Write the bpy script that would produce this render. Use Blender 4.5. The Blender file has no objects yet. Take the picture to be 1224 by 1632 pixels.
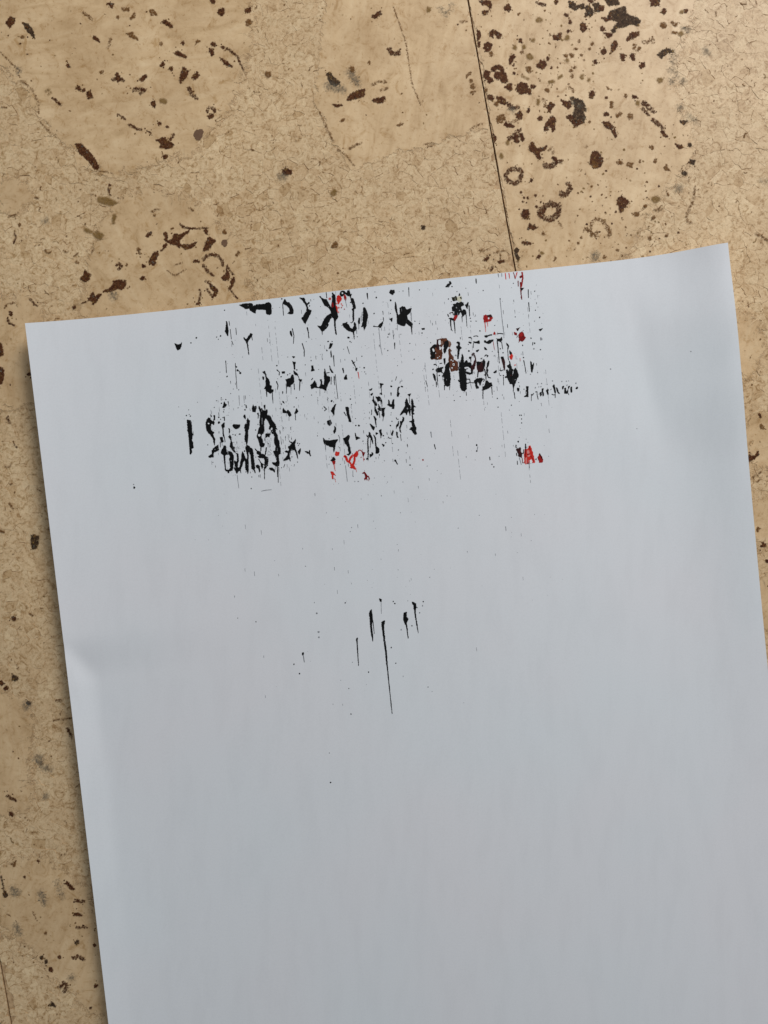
import bpy, math, random, re
from mathutils import Vector, Matrix, noise
from mathutils.geometry import tessellate_polygon, delaunay_2d_cdt

random.seed(11)
scene = bpy.context.scene
col = scene.collection

# ------------------------------------------------------------------ camera
W_PX, H_PX, F_PX = 1224.0, 1632.0, 1179.0
CAM_H, TILT_X, TILT_Y = 0.225618, 0.005776, -0.0006
cam_rot = Matrix.Rotation(TILT_Y, 3, 'Y') @ Matrix.Rotation(TILT_X, 3, 'X')     # world -> camera
cam_inv = cam_rot.transposed()
cam_data = bpy.data.cameras.new('camera')
cam_data.sensor_fit = 'VERTICAL'
cam_data.sensor_height = 36.0
cam_data.sensor_width = 27.0
cam_data.lens = 36.0 * F_PX / H_PX
cam_data.clip_start = 0.005
cam_data.clip_end = 50.0
cam = bpy.data.objects.new('camera', cam_data)
cam.matrix_world = Matrix.Translation((0, 0, CAM_H)) @ cam_inv.to_4x4()
col.objects.link(cam)
scene.camera = cam

# ------------------------------------------------------------------ light: an indoor room lit by one window
world = bpy.data.worlds.new('World')
scene.world = world
world.use_nodes = True
bg = world.node_tree.nodes['Background']
bg.inputs[0].default_value = (0.86, 0.94, 1.0, 1)
bg.inputs[1].default_value = 0.235
win = bpy.data.lights.new('window_light', 'AREA')
win.shape = 'RECTANGLE'
win.size, win.size_y = 0.37, 0.39
win.energy = 7.3
win.color = (1.0, 0.985, 0.97)
wo = bpy.data.objects.new('window_light', win)
wo.location = (0.39, 0.68, 0.49)
wo.rotation_euler = (Vector((0, -0.02, 0)) - wo.location).to_track_quat('-Z', 'Y').to_euler()
col.objects.link(wo)

scene.cycles.transparent_max_bounces = 24
scene.view_settings.view_transform = 'Standard'
scene.view_settings.look = 'None'
scene.view_settings.exposure = 0.0
scene.view_settings.gamma = 1.0
scene.view_settings.use_curve_mapping = False

# ------------------------------------------------------------------ helpers
def srgb(r, g, b):
    f = lambda c: (c / 255 / 12.92) if c / 255 <= 0.04045 else ((c / 255 + 0.055) / 1.055) ** 2.4
    return (f(r), f(g), f(b), 1.0)

def ray(px, py):
    d = cam_inv @ Vector(((px - W_PX / 2) / F_PX, (H_PX / 2 - py) / F_PX, -1.0))
    return d

def floor_pt(px, py, z=0.0):
    """photo pixel -> point on the floor plane"""
    d = ray(px, py)
    t = (z - CAM_H) / d.z
    return Vector((d.x * t, d.y * t, z))

# the sheet: A4, curling up at one corner, lifted along one side
PCX, PCY, PTH = -0.10696, 0.054911, 0.112538
PW, PL = 0.210, 0.297
CT, ST = math.cos(PTH), math.sin(PTH)
def smooth(a, b, x):
    t = min(1.0, max(0.0, (x - a) / (b - a)))
    return t * t * (3 - 2 * t)
def softplus(x, w):
    x /= w
    return w * (x if x > 20 else math.log1p(math.exp(x)))
def paper_h(u, v):
    U = max(0.0, PW - u)
    uu, vv = max(0.0, u), max(0.0, v)
    z = 0.0003
    z += 0.00193 * math.exp(-uu / .05) * math.exp(-vv / .11)
    z += 0.00552 * math.exp(-(U / .01343) ** 1.6426) * math.exp(-(vv / .09) ** 1.2)
    z += 0.00183 * math.exp(-((u - .11) / .045) ** 2) * math.exp(-vv / .06)
    # fold line that runs down from the curled corner
    uc = 0.1835 + 0.085 * (vv - 0.02) if vv < .06 else 0.1869
    env = smooth(0.0, .022, vv) * (1 - smooth(.040, .064, vv))
    z += env * 0.17 * softplus(u - uc, .0006) * math.exp(-max(0, u - uc) / .011)
    z += 0.035 * softplus(u - .186, .003) * smooth(0, .03, vv) * (1 - smooth(.05, .17, vv))
    env2 = smooth(0.03, .055, vv) * (1 - smooth(.055, .075, vv))
    z += env2 * 0.00028 * math.exp(-((u - .178) / .009) ** 2)
    # the lifted long side is creased into a narrow strip part of the way down
    ub = 0.0074 * smooth(.094, .111, vv) + 0.0003 * math.sin(vv * 150)
    w = .55 * smooth(.094, .108, vv) * (1 - smooth(.125, .20, vv) * .75)
    curl = 0.0030 * math.exp(-uu / .018)
    fold = 0.0030 * softplus(ub - u, .0005) / max(ub, .002)
    z += (1 - w) * curl + w * fold
    # very slow waviness of a used sheet
    z += 0.00022 * (noise.noise(Vector((u * 18, v * 9, 3.1))) + 0.6) * smooth(0, .02, uu + .01)
    return z
def paper_world(u, v, off=0.0):
    return Vector((PCX + u * CT + v * ST, PCY + u * ST - v * CT, paper_h(u, v) + off))
def pix_to_uv(px, py):
    d = ray(px, py)
    z = 0.001
    for _ in range(6):
        t = (z - CAM_H) / d.z
        X, Y = d.x * t - PCX, d.y * t - PCY
        u, v = X * CT + Y * ST, X * ST - Y * CT
        z = paper_h(u, v)
    return u, v

def link(name, me, mats, parent=None):
    o = bpy.data.objects.new(name, me)
    for m in mats:
        me.materials.append(m)
    col.objects.link(o)
    if parent is not None:
        o.parent = parent
    return o

# ------------------------------------------------------------------ node materials
def new_mat(name):
    m = bpy.data.materials.new(name)
    m.use_nodes = True
    nt = m.node_tree
    return m, nt, nt.nodes['Principled BSDF']
def N(nt, t, **kw):
    n = nt.nodes.new(t)
    for k, v in kw.items():
        setattr(n, k, v)
    return n
def coords(nt, scale=(1, 1, 1), rot=0.0):
    tc = N(nt, 'ShaderNodeTexCoord')
    mp = N(nt, 'ShaderNodeMapping')
    mp.inputs['Scale'].default_value = scale
    mp.inputs['Rotation'].default_value = (0, 0, rot)
    nt.links.new(tc.outputs['Object'], mp.inputs['Vector'])
    return mp.outputs['Vector']
def nz(nt, vec, scale, detail=3, rough=.55, dist=0.0):
    n = N(nt, 'ShaderNodeTexNoise')
    n.inputs['Scale'].default_value = scale
    n.inputs['Detail'].default_value = detail
    n.inputs['Roughness'].default_value = rough
    n.inputs['Distortion'].default_value = dist
    nt.links.new(vec, n.inputs['Vector'])
    return n.outputs['Fac']
def ramp(nt, fac, stops):
    r = N(nt, 'ShaderNodeValToRGB')
    e = r.color_ramp.elements
    while len(e) < len(stops):
        e.new(0.5)
    for i, (p, c) in enumerate(stops):
        e[i].position = p
        e[i].color = c if len(c) == 4 else (*c, 1)
    nt.links.new(fac, r.inputs['Fac'])
    return r.outputs['Color']
def mix(nt, mode, fac, a, b):
    n = N(nt, 'ShaderNodeMix', data_type='RGBA', blend_type=mode)
    for sock, val in ((n.inputs[0], fac), (n.inputs[6], a), (n.inputs[7], b)):
        if hasattr(val, 'is_linked'):
            nt.links.new(val, sock)
        else:
            sock.default_value = val
    return n.outputs[2]
def attr(nt, name):
    return N(nt, 'ShaderNodeAttribute', attribute_name=name)
def bump(nt, b, fac, dist, strength=.5):
    bn = N(nt, 'ShaderNodeBump')
    bn.inputs['Strength'].default_value = strength
    bn.inputs['Distance'].default_value = dist
    nt.links.new(fac, bn.inputs['Height'])
    nt.links.new(bn.outputs['Normal'], b.inputs['Normal'])
def g(v):
    return (v, v, v, 1)

def fade(nt, b, m, rough=None, amt=0.0, lo=.32, hi=.62):
    """mix towards transparent with the mesh attribute 'alpha'"""
    a = attr(nt, 'alpha')
    tr = N(nt, 'ShaderNodeBsdfTransparent')
    ms = N(nt, 'ShaderNodeMixShader')
    fac = a.outputs['Fac']
    if rough is not None:                      # a broken, crumbly edge instead of an even one
        sub = N(nt, 'ShaderNodeMath', operation='SUBTRACT')
        sub.inputs[1].default_value = .5
        nt.links.new(rough, sub.inputs[0])
        mad = N(nt, 'ShaderNodeMath', operation='MULTIPLY_ADD')
        mad.inputs[1].default_value = amt * 2
        nt.links.new(sub.outputs[0], mad.inputs[0])
        nt.links.new(fac, mad.inputs[2])
        mr = N(nt, 'ShaderNodeMapRange', interpolation_type='SMOOTHSTEP')
        mr.inputs['From Min'].default_value = lo
        mr.inputs['From Max'].default_value = hi
        nt.links.new(mad.outputs[0], mr.inputs['Value'])
        fac = mr.outputs['Result']
    nt.links.new(fac, ms.inputs[0])
    nt.links.new(tr.outputs[0], ms.inputs[1])
    nt.links.new(b.outputs[0], ms.inputs[2])
    nt.links.new(ms.outputs[0], nt.nodes['Material Output'].inputs['Surface'])

C_LIGHT, C_MID, C_DARK = srgb(232, 204, 163), srgb(223, 192, 150), srgb(205, 172, 128)

def granule_mat():
    m, nt, b = new_mat('cork_granule')
    v = coords(nt)
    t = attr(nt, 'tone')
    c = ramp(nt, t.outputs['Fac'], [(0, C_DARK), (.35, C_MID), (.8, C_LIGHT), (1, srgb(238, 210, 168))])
    n1 = nz(nt, v, 900, 4, .65)
    c = mix(nt, 'MULTIPLY', 1.0, c, ramp(nt, n1, [(.30, (.66, .58, .47, 1)), (.46, g(.97)), (1, g(1.06))]))
    n4 = nz(nt, v, 420, 5, .72, 1.6)
    c = mix(nt, 'MULTIPLY', 1.0, c, ramp(nt, n4, [(.35, (.58, .48, .36, 1)), (.46, (.90, .87, .83, 1)), (.58, g(1.0)), (.8, g(1.07))]))
    n2 = nz(nt, v, 22, 2)
    c = mix(nt, 'MULTIPLY', 1.0, c, ramp(nt, n2, [(.3, (.90, .88, .86, 1)), (.7, g(1.05))]))
    n3 = nz(nt, v, 2600, 2, .6)
    c = mix(nt, 'MULTIPLY', 1.0, c, ramp(nt, n3, [(.3, g(.86)), (.6, g(1.0))]))
    nt.links.new(c, b.inputs['Base Color'])
    b.inputs['Roughness'].default_value = .5
    b.inputs['Specular IOR Level'].default_value = .35
    bump(nt, b, n1, .00012, .35)
    return m
def veneer_mat():
    m, nt, b = new_mat('cork_veneer')
    at = attr(nt, 'grain')
    tc = N(nt, 'ShaderNodeTexCoord')
    # grain runs along each piece's own direction, stored on the mesh
    c0 = coords(nt)
    n1 = nz(nt, at.outputs['Vector'], 1.0, 4, .55, 1.6)
    c = ramp(nt, n1, [(.25, srgb(201, 170, 128)), (.45, srgb(217, 186, 144)), (.75, srgb(226, 198, 158))])
    n2 = nz(nt, c0, 700, 4, .7)
    c = mix(nt, 'MULTIPLY', 1.0, c, ramp(nt, n2, [(.28, (.70, .60, .46, 1)), (.42, g(.97)), (.8, g(1.03))]))
    n5 = nz(nt, c0, 240, 6, .78, 1.0)
    c = mix(nt, 'MULTIPLY', 1.0, c, ramp(nt, n5, [(.34, (.74, .65, .52, 1)), (.45, (.95, .93, .91, 1)), (.6, g(1.02))]))
    n3 = nz(nt, c0, 60, 3, .6)
    c = mix(nt, 'MULTIPLY', 1.0, c, ramp(nt, n3, [(.3, (.86, .82, .77, 1)), (.65, g(1.05))]))
    nt.links.new(c, b.inputs['Base Color'])
    b.inputs['Roughness'].default_value = .45
    b.inputs['Specular IOR Level'].default_value = .35
    bump(nt, b, n2, .00006, .3)
    fade(nt, b, m, nz(nt, c0, 330, 5, .75, 1.2), 2.1, .3, .75)
    return m
def fleck_mat(name, dark, light, amt=.95, rng=(.30, .60)):
    m, nt, b = new_mat(name)
    v = coords(nt)
    n1 = nz(nt, v, 1300, 5, .7, .5)
    c = ramp(nt, n1, [(.40, dark), (.60, tuple(.6 * a + .4 * q for a, q in zip(dark, light))), (.78, light)])
    nt.links.new(c, b.inputs['Base Color'])
    b.inputs['Roughness'].default_value = .6
    b.inputs['Specular IOR Level'].default_value = .06
    fade(nt, b, m, nz(nt, v, 1500, 4, .75, .6), amt, *rng)
    return m
def crevice_mat():
    m, nt, b = new_mat('cork_binder')
    v = coords(nt)
    # fine crumb between the granules; further out the chips are too far off to tell apart
    vo = N(nt, 'ShaderNodeTexVoronoi')
    vo.inputs['Scale'].default_value = 420
    nt.links.new(v, vo.inputs['Vector'])
    chip = ramp(nt, vo.outputs['Color'], [(0, C_DARK), (.5, C_MID), (1, C_LIGHT)])
    n1 = nz(nt, v, 500, 3)
    crumb = ramp(nt, n1, [(.35, srgb(160, 126, 88)), (.6, srgb(202, 168, 126))])
    sep = N(nt, 'ShaderNodeSeparateXYZ')
    nt.links.new(v, sep.inputs[0])
    def absgt(sock, lim):
        a = N(nt, 'ShaderNodeMath', operation='ABSOLUTE')
        nt.links.new(sock, a.inputs[0])
        q = N(nt, 'ShaderNodeMath', operation='GREATER_THAN')
        q.inputs[1].default_value = lim
        nt.links.new(a.outputs[0], q.inputs[0])
        return q.outputs[0]
    mx = N(nt, 'ShaderNodeMath', operation='MAXIMUM')
    nt.links.new(absgt(sep.outputs[0], GX), mx.inputs[0])
    nt.links.new(absgt(sep.outputs[1], GY), mx.inputs[1])
    nt.links.new(mix(nt, 'MIX', mx.outputs[0], crumb, chip), b.inputs['Base Color'])
    b.inputs['Roughness'].default_value = .7
    return m
def paper_mat():
    m, nt, b = new_mat('white_paper')
    v = coords(nt)
    base = (.790, .805, .830, 1)
    n1 = nz(nt, coords(nt, (1, .25, 1), 0.0), 210, 4, .6)          # faint streaky handling marks along the sheet
    c = mix(nt, 'MULTIPLY', 1.0, base, ramp(nt, n1, [(.25, g(.965)), (.55, g(1.0))]))
    n2 = nz(nt, v, 14, 2)
    c = mix(nt, 'MULTIPLY', 1.0, c, ramp(nt, n2, [(.35, (.97, .99, 1, 1)), (.65, (1.0, .982, .99, 1))]))
    n3 = nz(nt, v, 2200, 2, .6)
    c = mix(nt, 'MULTIPLY', 1.0, c, ramp(nt, n3, [(.3, g(.97)), (.6, g(1))]))
    nt.links.new(c, b.inputs['Base Color'])
    b.inputs['Roughness'].default_value = .85
    b.inputs['Specular IOR Level'].default_value = .25
    bump(nt, b, nz(nt, v, 1600, 3, .6), .00002, .35)
    return m
def ink_mat(name, c0, c1, rough=.55, lo=.35, hi=.75):
    m, nt, b = new_mat(name)
    v = coords(nt, (1, .45, 1))
    n1 = nz(nt, v, 1700, 4, .65)
    nt.links.new(ramp(nt, n1, [(lo, c0), (hi, c1)]), b.inputs['Base Color'])
    b.inputs['Roughness'].default_value = rough
    b.inputs['Specular IOR Level'].default_value = .12
    fade(nt, b, m, nz(nt, coords(nt, (1, .4, 1)), 1500, 4, .75), .75, .34, .80)
    return m

# ------------------------------------------------------------------ outlines
def resample(pts, step, closed=True):
    out = []
    n = len(pts)
    for i in range(n if closed else n - 1):
        a, b = pts[i], pts[(i + 1) % n]
        L = math.hypot(b[0] - a[0], b[1] - a[1])
        k = max(1, int(L / step + .5))
        for j in range(k):
            t = j / k
            out.append((a[0] + (b[0] - a[0]) * t, a[1] + (b[1] - a[1]) * t))
    if not closed:
        out.append(pts[-1])
    return out
def normals(pts):
    n = len(pts)
    area = sum(pts[i][0] * pts[(i + 1) % n][1] - pts[(i + 1) % n][0] * pts[i][1] for i in range(n))
    s = 1 if area > 0 else -1
    res = []
    for i in range(n):
        a, b = pts[i - 1], pts[(i + 1) % n]
        dx, dy = b[0] - a[0], b[1] - a[1]
        L = math.hypot(dx, dy) or 1
        res.append((s * dy / L, -s * dx / L))
    return res
def ragged(pts, amp, step, freq=.55, seed=0.0, grow=0.0):
    p = resample(pts, step)
    nr = normals(p)
    out = []
    for (x, y), (nx, ny) in zip(p, nr):
        d = grow + amp * (1.3 * noise.noise(Vector((x * freq, y * freq, seed))) + .8 * noise.noise(Vector((x * freq * 2.7, y * freq * 2.7, seed + 5))))
        out.append((x + nx * d, y + ny * d))
    return out
def stroke_poly(pts, w0, w1):
    p = resample(pts, max(1.0, min(3.0, (w0 + w1) * .5)), closed=False)
    if len(p) < 3:
        p = resample(pts, max(.3, math.hypot(pts[0][0] - pts[-1][0], pts[0][1] - pts[-1][1]) / 3), closed=False)
    n = len(p)
    Ls, Rs = [], []
    for i in range(n):
        a, b = p[max(0, i - 1)], p[min(n - 1, i + 1)]
        dx, dy = b[0] - a[0], b[1] - a[1]
        L = math.hypot(dx, dy) or 1
        t = i / (n - 1)
        w = (w0 + (w1 - w0) * t) / 2
        w *= (.8 if i == 0 else .55 if i == n - 1 else 1)
        Ls.append((p[i][0] - dy / L * w, p[i][1] + dx / L * w))
        Rs.append((p[i][0] + dy / L * w, p[i][1] - dx / L * w))
    return Ls + Rs[::-1]
def blob_poly(x, y, r, seed):
    rnd = random.Random(seed)
    a0, e = rnd.random() * 6.28, rnd.uniform(.72, 1.0)
    ph = [rnd.random() * 6.28 for _ in range(3)]
    out = []
    k = max(7, min(18, int(r * 3)))
    for i in range(k):
        a = 2 * math.pi * i / k
        rr = r * (1 + .14 * math.sin(2 * a + ph[0]) + .1 * math.sin(3 * a + ph[1]) + .07 * math.sin(5 * a + ph[2]))
        ex, ey = rr * math.cos(a), rr * e * math.sin(a)
        out.append((x + ex * math.cos(a0) - ey * math.sin(a0), y + ex * math.sin(a0) + ey * math.cos(a0)))
    return out
def inside(p, poly):
    x, y = p
    c = False
    j = len(poly) - 1
    for i in range(len(poly)):
        xi, yi = poly[i]
        xj, yj = poly[j]
        if (yi > y) != (yj > y) and x < (xj - xi) * (y - yi) / (yj - yi) + xi:
            c = not c
        j = i
    return c

def area(p):
    return abs(sum(p[i - 1][0] * p[i][1] - p[i][0] * p[i - 1][1] for i in range(len(p)))) / 2
def sound(p):
    """does the outline fill cleanly (no crossing edges)"""
    tri = tessellate_polygon([[Vector((x, y, 0)) for x, y in p]])
    return abs(sum(area([p[i] for i in t]) for t in tri) - area(p)) < .04 * area(p) + .05
def fill(p):
    """triangles of an outline; an outline that touches itself gets a robust triangulation"""
    if sound(p):
        return p, [tuple(t) for t in tessellate_polygon([[Vector((x, y, 0)) for x, y in p]])]
    r = delaunay_2d_cdt([Vector(q) for q in p], [], [list(range(len(p)))], 1, 1e-4)
    q2 = [(q.x, q.y) for q in r[0]]
    if sum(area([q2[i] for i in f]) for f in r[2]) > 1.5 * area(p):      # a ring: keep its hole open
        return p, [tuple(t) for t in tessellate_polygon([[Vector((x, y, 0)) for x, y in p]])]
    return q2, [tuple(f) for f in r[2]]
TOK = re.compile(r'-?\d+\.?\d*')
def parse(text):
    """lines: '@ ox oy scale', '# mark', 'P col x,y ...', 'S col w0 w1 x,y ...', 'B col x,y,r ...'; measured on enlarged views of the photograph"""
    ox = oy = 0.0
    sc = 1.0
    marks = []
    for line in text.strip().splitlines():
        line = line.strip()
        if not line:
            continue
        k = line[0]
        if k == '@':
            ox, oy, sc = [float(t) for t in TOK.findall(line)]
        elif k == '#':
            marks.append([])
        else:
            head, c, rest = (line.split(None, 2) + [''])[:3]
            f = [float(t) for t in TOK.findall(rest)]
            if k == 'B':
                for i in range(0, len(f) - 2, 3):
                    marks[-1].append(('B', c, [(ox + f[i] / sc, oy + f[i + 1] / sc)], f[i + 2] / sc, 0))
            else:
                w0 = w1 = 0
                if k == 'S':
                    w0, w1 = f[0] / sc, f[1] / sc
                    f = f[2:]
                pts = [(ox + f[i] / sc, oy + f[i + 1] / sc) for i in range(0, len(f) - 1, 2)]
                if k == 'S' and len(pts) >= 5 and math.dist(pts[0], pts[-1]) < 2 * max(w0, w1):
                    h = len(pts) // 2                      # a ring is drawn as two overlapping arcs
                    marks[-1].append((k, c, pts[:h + 1], w0, w1))
                    marks[-1].append((k, c, pts[h:] + pts[:1], w0, w1))
                    continue
                marks[-1].append((k, c, pts, w0, w1))
    return marks

# ================================================================== floor
GX, GY = 0.165, 0.205            # reach of the granules built one by one
floor_me = bpy.data.meshes.new('floor')
s = 1.2
floor_me.from_pydata([(-s, -s, -.006), (s, -s, -.006), (s, s, -.006), (-s, s, -.006)], [], [(0, 1, 2, 3)])
m_sub, nt, b = new_mat('dark_underlay')
nt.links.new(ramp(nt, nz(nt, coords(nt), 200, 3), [(.3, (.010, .009, .008, 1)), (.7, (.03, .024, .018, 1))]), b.inputs['Base Color'])
b.inputs['Roughness'].default_value = .9
floor = link('floor', floor_me, [m_sub])
floor['kind'] = 'structure'
floor['label'] = 'cork plank floor under the sheet of paper'

# plank joints, from two seams in the photograph
JA0, JA1 = floor_pt(745.9, 0), floor_pt(822, 432)
JB0 = floor_pt(9, 1583)
jd = (JA1 - JA0).normalized()                      # runs down the picture
jn = Vector((-jd.y, jd.x, 0))
if jn.x < 0:
    jn = -jn
OFF_A = JA0.dot(jn)
OFF_B = JB0.dot(jn)
PLW = OFF_A - OFF_B
GAP = 0.00021
edges = [OFF_B - 4 * PLW + i * PLW for i in range(10)]
m_crev, m_gran, m_ven = crevice_mat(), granule_mat(), veneer_mat()
planks = []
for i in range(9):
    a, b_ = edges[i] + GAP, edges[i + 1] - GAP
    vs = []
    for z in (-.0056, -.00017):
        for n_, t_ in ((a, -1.0), (b_, -1.0), (b_, 1.0), (a, 1.0)):
            q = jn * n_ + jd * t_
            vs.append((q.x, q.y, z))
    me = bpy.data.meshes.new('cork_plank')
    me.from_pydata(vs, [], [(0, 1, 2, 3), (4, 5, 6, 7), (0, 1, 5, 4), (1, 2, 6, 5), (2, 3, 7, 6), (3, 0, 4, 7)])
    planks.append(link('cork_plank', me, [m_crev], floor))
def plank_of(p):
    n_ = p.x * jn.x + p.y * jn.y
    for i in range(9):
        if n_ < edges[i + 1]:
            return i
    return 8

# ---- smooth veneer pieces let into the agglomerate: outline (photo px), grain angle, seed
VENEERS = [
 ([(-40,-60),(380,-60),(398,20),(396,75),(390,112),(368,150),(344,205),(318,232),(291,243),(240,262),(182,278),(150,268),(118,240),(84,214),(64,178),(50,146),(30,117),(-5,88),(-45,70)], .18, 1),
 ([(527,-50),(737,-50),(746,0),(782,196),(765,203),(722,216),(690,229),(640,243),(602,254),(562,268),(545,246),(529,220),(514,184),(503,151),(508,118),(512,86),(520,40)], 1.40, 2),
 ([(737.3,-50),(1098,-50),(1086,20),(1072,66),(1068,118),(1074,170),(1092,214),(1104,250),(1085,272),(1066,296),(1048,320),(1022,336),(1006,362),(994,392),(975,420),(960,470),(829,470),(822,432),(745.9,0)], 1.35, 3),
 ([(128,505),(133,470),(140,430),(150,385),(163,348),(196,318),(232,304),(290,312),(336,332),(352,356),(366,372),(386,402),(392,440),(404,490),(330,500),(200,512)], 2.15, 4),
 ([(-50,478),(8,468),(26,474),(52,472),(60,500),(70,560),(74,620),(62,642),(30,650),(-5,656),(-50,660)], 1.5, 5),
 ([(-60,1110),(8,1112),(34,1116),(46,1150),(38,1200),(34,1244),(32,1282),(10,1300),(-60,1305)], 1.75, 6),
 ([(-10,1400),(20,1372),(60,1366),(94,1382),(118,1408),(146,1424),(170,1500),(190,1640),(150,1600),(110,1566),(80,1545),(52,1512),(30,1492),(0,1462)], 1.2, 7),
 ([(1196,690),(1212,672),(1240,668),(1290,690),(1290,745),(1240,742),(1212,738),(1198,724)], .4, 8),
 ([(1196,812),(1240,800),(1300,815),(1300,850),(1250,856),(1208,850)], .3, 9),
 ([(1200,940),(1240,926),(1300,930),(1300,1010),(1240,1006),(1212,985)], .9, 10),
 ([(0,300),(20,292),(40,308),(30,332),(8,336)], .9, 11),
 ([(1120,520),(1180,506),(1206,540),(1196,590),(1150,600)], 1.1, 12),
]
def soft_mesh(name, polys, z, mats, parent, to_pt, grain=None, clip=None):
    """polys: (outline, [holes], fade width, fade start alpha, material index); a filled outline with a soft rim"""
    vs, fs, al, mi, gr = [], [], [], [], []
    for outline, fw, a_in, a_rim, k, dz in polys:
        base = len(vs)
        n = len(outline)
        P = [to_pt(x, y) for x, y in outline]
        fp, tris = fill(outline)
        for x, y in fp:
            q = to_pt(x, y)
            vs.append((q.x, q.y, z + dz))
            al.append(a_in)
        for t in tris:
            fs.append(tuple(base + i for i in t))
            mi.append(k)
        if fw > 0:
            nr = normals(outline)
            b2 = len(vs)
            for (x, y), (nx, ny), q0 in zip(outline, nr, P):
                vs.append((q0.x, q0.y, z + dz))
                al.append(a_rim)
            b3 = len(vs)
            rim = [(x + nx * fw, y + ny * fw) for (x, y), (nx, ny) in zip(outline, nr)]
            if clip:
                rim = clip_line(rim, clip)
            for x, y in rim:
                q = to_pt(x, y)
                vs.append((q.x, q.y, z + dz - .000004 - JZ.random() * .000006))
                al.append(min(0.0, 1.0 - a_in))
            for i in range(n):
                j = (i + 1) % n
                fs.append((b2 + i, b2 + j, b3 + j, b3 + i))
                mi.append(k)
    me = bpy.data.meshes.new(name)
    me.from_pydata(vs, [], fs)
    A = me.attributes.new('alpha', 'FLOAT', 'POINT')
    A.data.foreach_set('value', al)
    me.polygons.foreach_set('material_index', mi)
    if grain is not None:
        ang, seed = grain
        G = me.attributes.new('grain', 'FLOAT_VECTOR', 'POINT')
        ca, sa = math.cos(ang), math.sin(ang)
        flat = []
        for x, y, _ in vs:
            u, v = x * ca + y * sa, -x * sa + y * ca
            flat += [u * 55, v * 190, seed * 7.3]
        G.data.foreach_set('vector', flat)
    o = link(name, me, mats, parent)
    # keep every face looking up
    flip = [p for p in me.polygons if p.normal.z < 0]
    for p in flip:
        p.flip()
    return o
JZ = random.Random(8)
def clip_line(poly, side):
    """keep an outline on its own side of the long seam (photo px)"""
    out = []
    x_at = lambda y: 745.9 + (y - 0) * (822 - 745.9) / 432.0
    for x, y in poly:
        lim = x_at(y)
        if side < 0:
            x = min(x, lim - 2.0)
        else:
            x = max(x, lim + 1.6)
        out.append((x, y))
    return out
ven_px = []
for pts, ang, sd in VENEERS:
    cx_, cy_ = sum(p[0] for p in pts) / len(pts), sum(p[1] for p in pts) / len(pts)
    sh = {2: 7, 3: 12}.get(sd, 15 if sd < 8 else 7)
    pin = []
    for x, y in pts:                                     # draw the outline in, the soft rim goes back out
        r = math.hypot(x - cx_, y - cy_)
        pin.append((cx_ + (x - cx_) * (1 - sh / r), cy_ + (y - cy_) * (1 - sh / r)))
    for k_ in (1, .6, .3, 0):
        o_ = ragged(ragged(pin, 8.0 * k_ if sd != 2 else 3.5 * k_, 6.0, .035, sd * 1.9), 3.0 * k_, 3.0, .16, sd * 3.7)
        if sound(o_):
            break
    c = floor_pt(sum(p[0] for p in pts) / len(pts), sum(p[1] for p in pts) / len(pts))
    pl = plank_of(c)
    if pl == plank_of(floor_pt(600, 100)):
        o_ = clip_line(o_, -1)
    elif sd == 3:
        o_ = clip_line(o_, 1)
    ven_px.append((o_, pl))
    on_seam = sd in (2, 3)
    soft_mesh('cork_veneer', [(o_, 34.0 if sd != 2 else 16.0, 1.7, 1.7, 0, 0)], .00002, [m_ven], planks[pl], floor_pt, (ang, sd), {2: -1, 3: 1}.get(sd))
ven_world = [([tuple(floor_pt(x, y).xy) for x, y in o_], o_) for o_, _ in ven_px]
ven_bb = [(min(p[0] for p in w), max(p[0] for p in w), min(p[1] for p in w), max(p[1] for p in w)) for w, _ in ven_world]

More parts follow.
